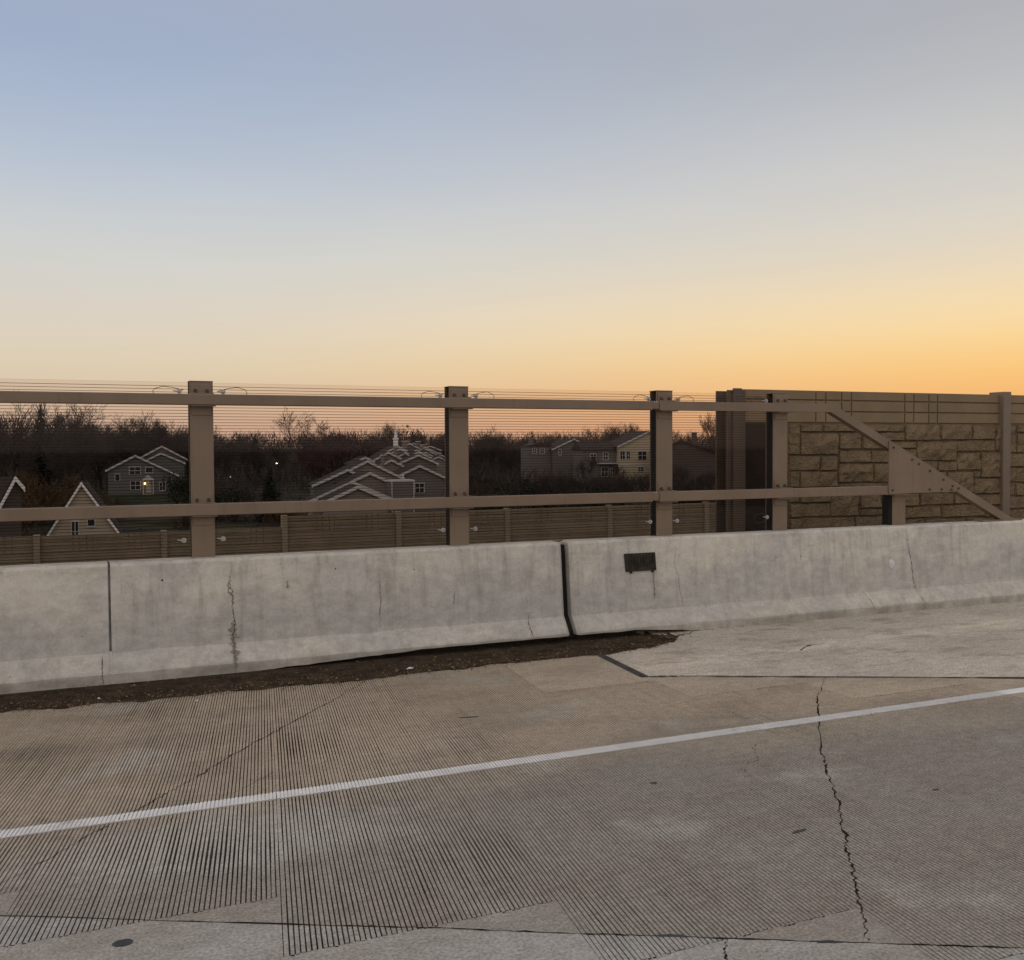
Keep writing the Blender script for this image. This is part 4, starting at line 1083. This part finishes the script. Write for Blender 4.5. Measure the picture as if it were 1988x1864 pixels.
tree('con', 2, 18.9, 108, .35, 'dense dark conifer low behind the lower rail, right of the first post', wide=1.1)
tree('con', 1, 65.0, 190, 4.6, 'dim conifer standing left of the steeple')
tree('bush', 0, 12.6, 122, -.7, 'big black evergreen shrub in front of the porch lamp house', wide=.95)
tree('bush', 1, 13.2, 113, -1.5, 'round evergreen shrub beside the first post', wide=1.2)
tree('bare', 2, 124, 178, 9.6, 'bare tree with fine twigs on the skyline left of the tan wall')
tree('bare', 0, 88, 214, 7.8, 'bare tree on the skyline right of the second post', wide=1.2)
tree('bare', 4, 68.5, 131, 1.7, 'dark crooked tree standing before the cream house wing')
tree('con', 0, 77, 168, 5.0, 'dark evergreen behind the grey gabled house')
for k, (X, Y, t) in enumerate(((128, 232, 8.9), (134, 238, 9.3), (140, 236, 9.0), (121, 228, 8.0), (147, 240, 8.6))):
    tree('bare', k % 6, X, Y, t, 'bare tree in the rounded skyline clump left of the third post', 'skyline clump trees', 1.35)
for k, (X, Y, t) in enumerate(((-5.5, 126, 7.6), (-1.0, 130, 7.2), (2.2, 186, 8.6), (5.2, 188, 8.4), (8.0, 190, 8.4), (-8.5, 124, 7.0), (1.2, 142, 6.9), (-3.0, 138, 6.8), (4.0, 192, 8.8), (10.5, 186, 7.3), (14, 192, 7.2), (19, 194, 7.2))):
    tree('bare', (k*5+1) % 6, X, Y, t, 'bare tree in the dense thicket left of the first post', 'left thicket trees', 1.3)
for k, (X, Y, t) in enumerate(((45.5, 185, 3.0), (50, 192, 3.4), (54, 188, 2.7), (42, 182, 2.2), (58, 196, 3.2))):
    tree('red', k % 2, X, Y, t, 'reddish bare tree in the mauve patch between the first two posts', 'reddish trees', 1.3)
for k, (X, Y, t) in enumerate(((-6, 92, -.2), (-2.6, 98, .6), (.6, 104, .2), (-4.2, 88, -1.2), (3, 100, -1.2), (-9, 96, .6))):
    tree('ochre', k % 2, X, Y, t, 'ochre twiggy tree behind the gables at far left', 'ochre trees', 1.25)
for k in range(26):
    u = trnd.uniform(-.05, .72); Y = trnd.uniform(46, 62)
    tree('bush', k % 3, u*Y, Y, trnd.uniform(-3.6, -2.6), 'dark shrub behind the low noise wall', 'shrubs behind the low wall', 1.4)
for k in range(44):
    u = trnd.uniform(-.06, .74); Y = trnd.uniform(95, 150)
    if .0 < u < .10 and Y > 100: continue
    if .2 < u < .34: continue
    tree('bush' if k % 3 else 'ochre', k % 2, u*Y, Y, trnd.uniform(-3.2, -1.6), 'low dark shrub growing between the houses', 'shrubs between the houses', 1.6)
for k in range(46):
    u = trnd.uniform(.47, .72); Y = trnd.uniform(100, 128)
    tree('bare' if k % 4 else 'bush', k % 3, u*Y, Y, trnd.uniform(-2.6, .6) if k % 4 else trnd.uniform(-3.6, -2.4), 'dim bare tree partly hiding the houses right of the second post' if k % 4 else 'dark shrub before the houses right of the second post', 'trees before the right houses' if k % 4 else 'shrubs before the right houses', 1.2)
for k in range(150):
    u = trnd.uniform(-.10, .78); Y = trnd.uniform(178, 262)
    top = 2.2+Y*trnd.uniform(.004, .021)+(1.2 if u < .1 else 0)
    if u > .44: top -= .5
    tree('con' if k < 0 else ('red' if k % 7 == 0 else 'bare'), trnd.randrange(2) if k % 7 == 0 or k < 0 else trnd.randrange(6), u*Y, Y, top, ('dark conifer in the wood behind the houses' if k < 0 else 'reddish bare tree in the wood behind the houses' if k % 7 == 0 else 'bare brown tree in the wood behind the houses'), ('wood conifers', 'wood reddish trees', 'wood bare trees')[0 if k < 0 else 1 if k % 7 == 0 else 2], 1.2)
# far wood and brush: one mass of upright twigs and branches
mb = MB(); rnd = random.Random(4)
def tuft(X, Y, top, n, wd, bw):
    b = gz(X, Y)
    for q in range(n):
        a = rnd.gauss(0, wd); c = rnd.gauss(0, wd)
        t = rnd.random()**.6; zz = b+(top-b)*t*rnd.uniform(.75, 1.0)
        L = rnd.uniform(.8, 2.4); lean = Vector((rnd.gauss(0, .5), rnd.gauss(0, .5), 1)).normalized()*L*.5
        sd_ = Vector((rnd.gauss(0, 1), rnd.gauss(0, 1), 0)).normalized()*bw*rnd.uniform(.4, 1.2)
        p = Vector((X+a*(1.15-t*.5), Y+c, zz))
        mb.add([p-lean-sd_, p-lean+sd_, p+lean+sd_*.3, p+lean-sd_*.3], [(0, 1, 2, 3)])
for k in range(1000):
    u = rnd.uniform(-.16, .85); Y = rnd.uniform(255, 430)
    tuft(u*Y, Y, 2.2+Y*rnd.uniform(.012, .0195)*(1+.25*N((u*14, 0, 0))), 60, 2.6, .11)
for k in range(520):
    u = rnd.uniform(-.12, .80); Y = rnd.uniform(180, 250)
    tuft(u*Y, Y, rnd.uniform(-1.5, 2.2), 34, 2.4, .10)
tag(mb.build('woodland', M['twig']), 'far dark leafless wood reaching to the skyline', 'wood', kind='stuff')
mb = MB(); rnd = random.Random(14)
for k in range(420):
    u = rnd.uniform(-.12, .80); Y = rnd.uniform(100, 182)
    if -.01 < u < .115: continue
    if .19 < u < .36: continue
    tuft(u*Y, Y, gz(u*Y, Y)+rnd.uniform(1.5, 4.2), 40, 1.9, .06)
tag(mb.build('underbrush', M['twig']), 'brown leafless brush between and behind the houses', 'brush', kind='stuff')
mb = MB()
for j in range(9):
    for i in range(9): x, y = -6+i*3.5, 128+j*4.5; mb.v.append((x, y, gz(x, y)+.06))
for j in range(8):
    for i in range(8): mb.f.append((j*9+i, j*9+i+1, (j+1)*9+i+1, (j+1)*9+i)); mb.m.append(0)
struct('lawn', mb, M['lawn'], 'dark green lawn in front of the porch lamp house')
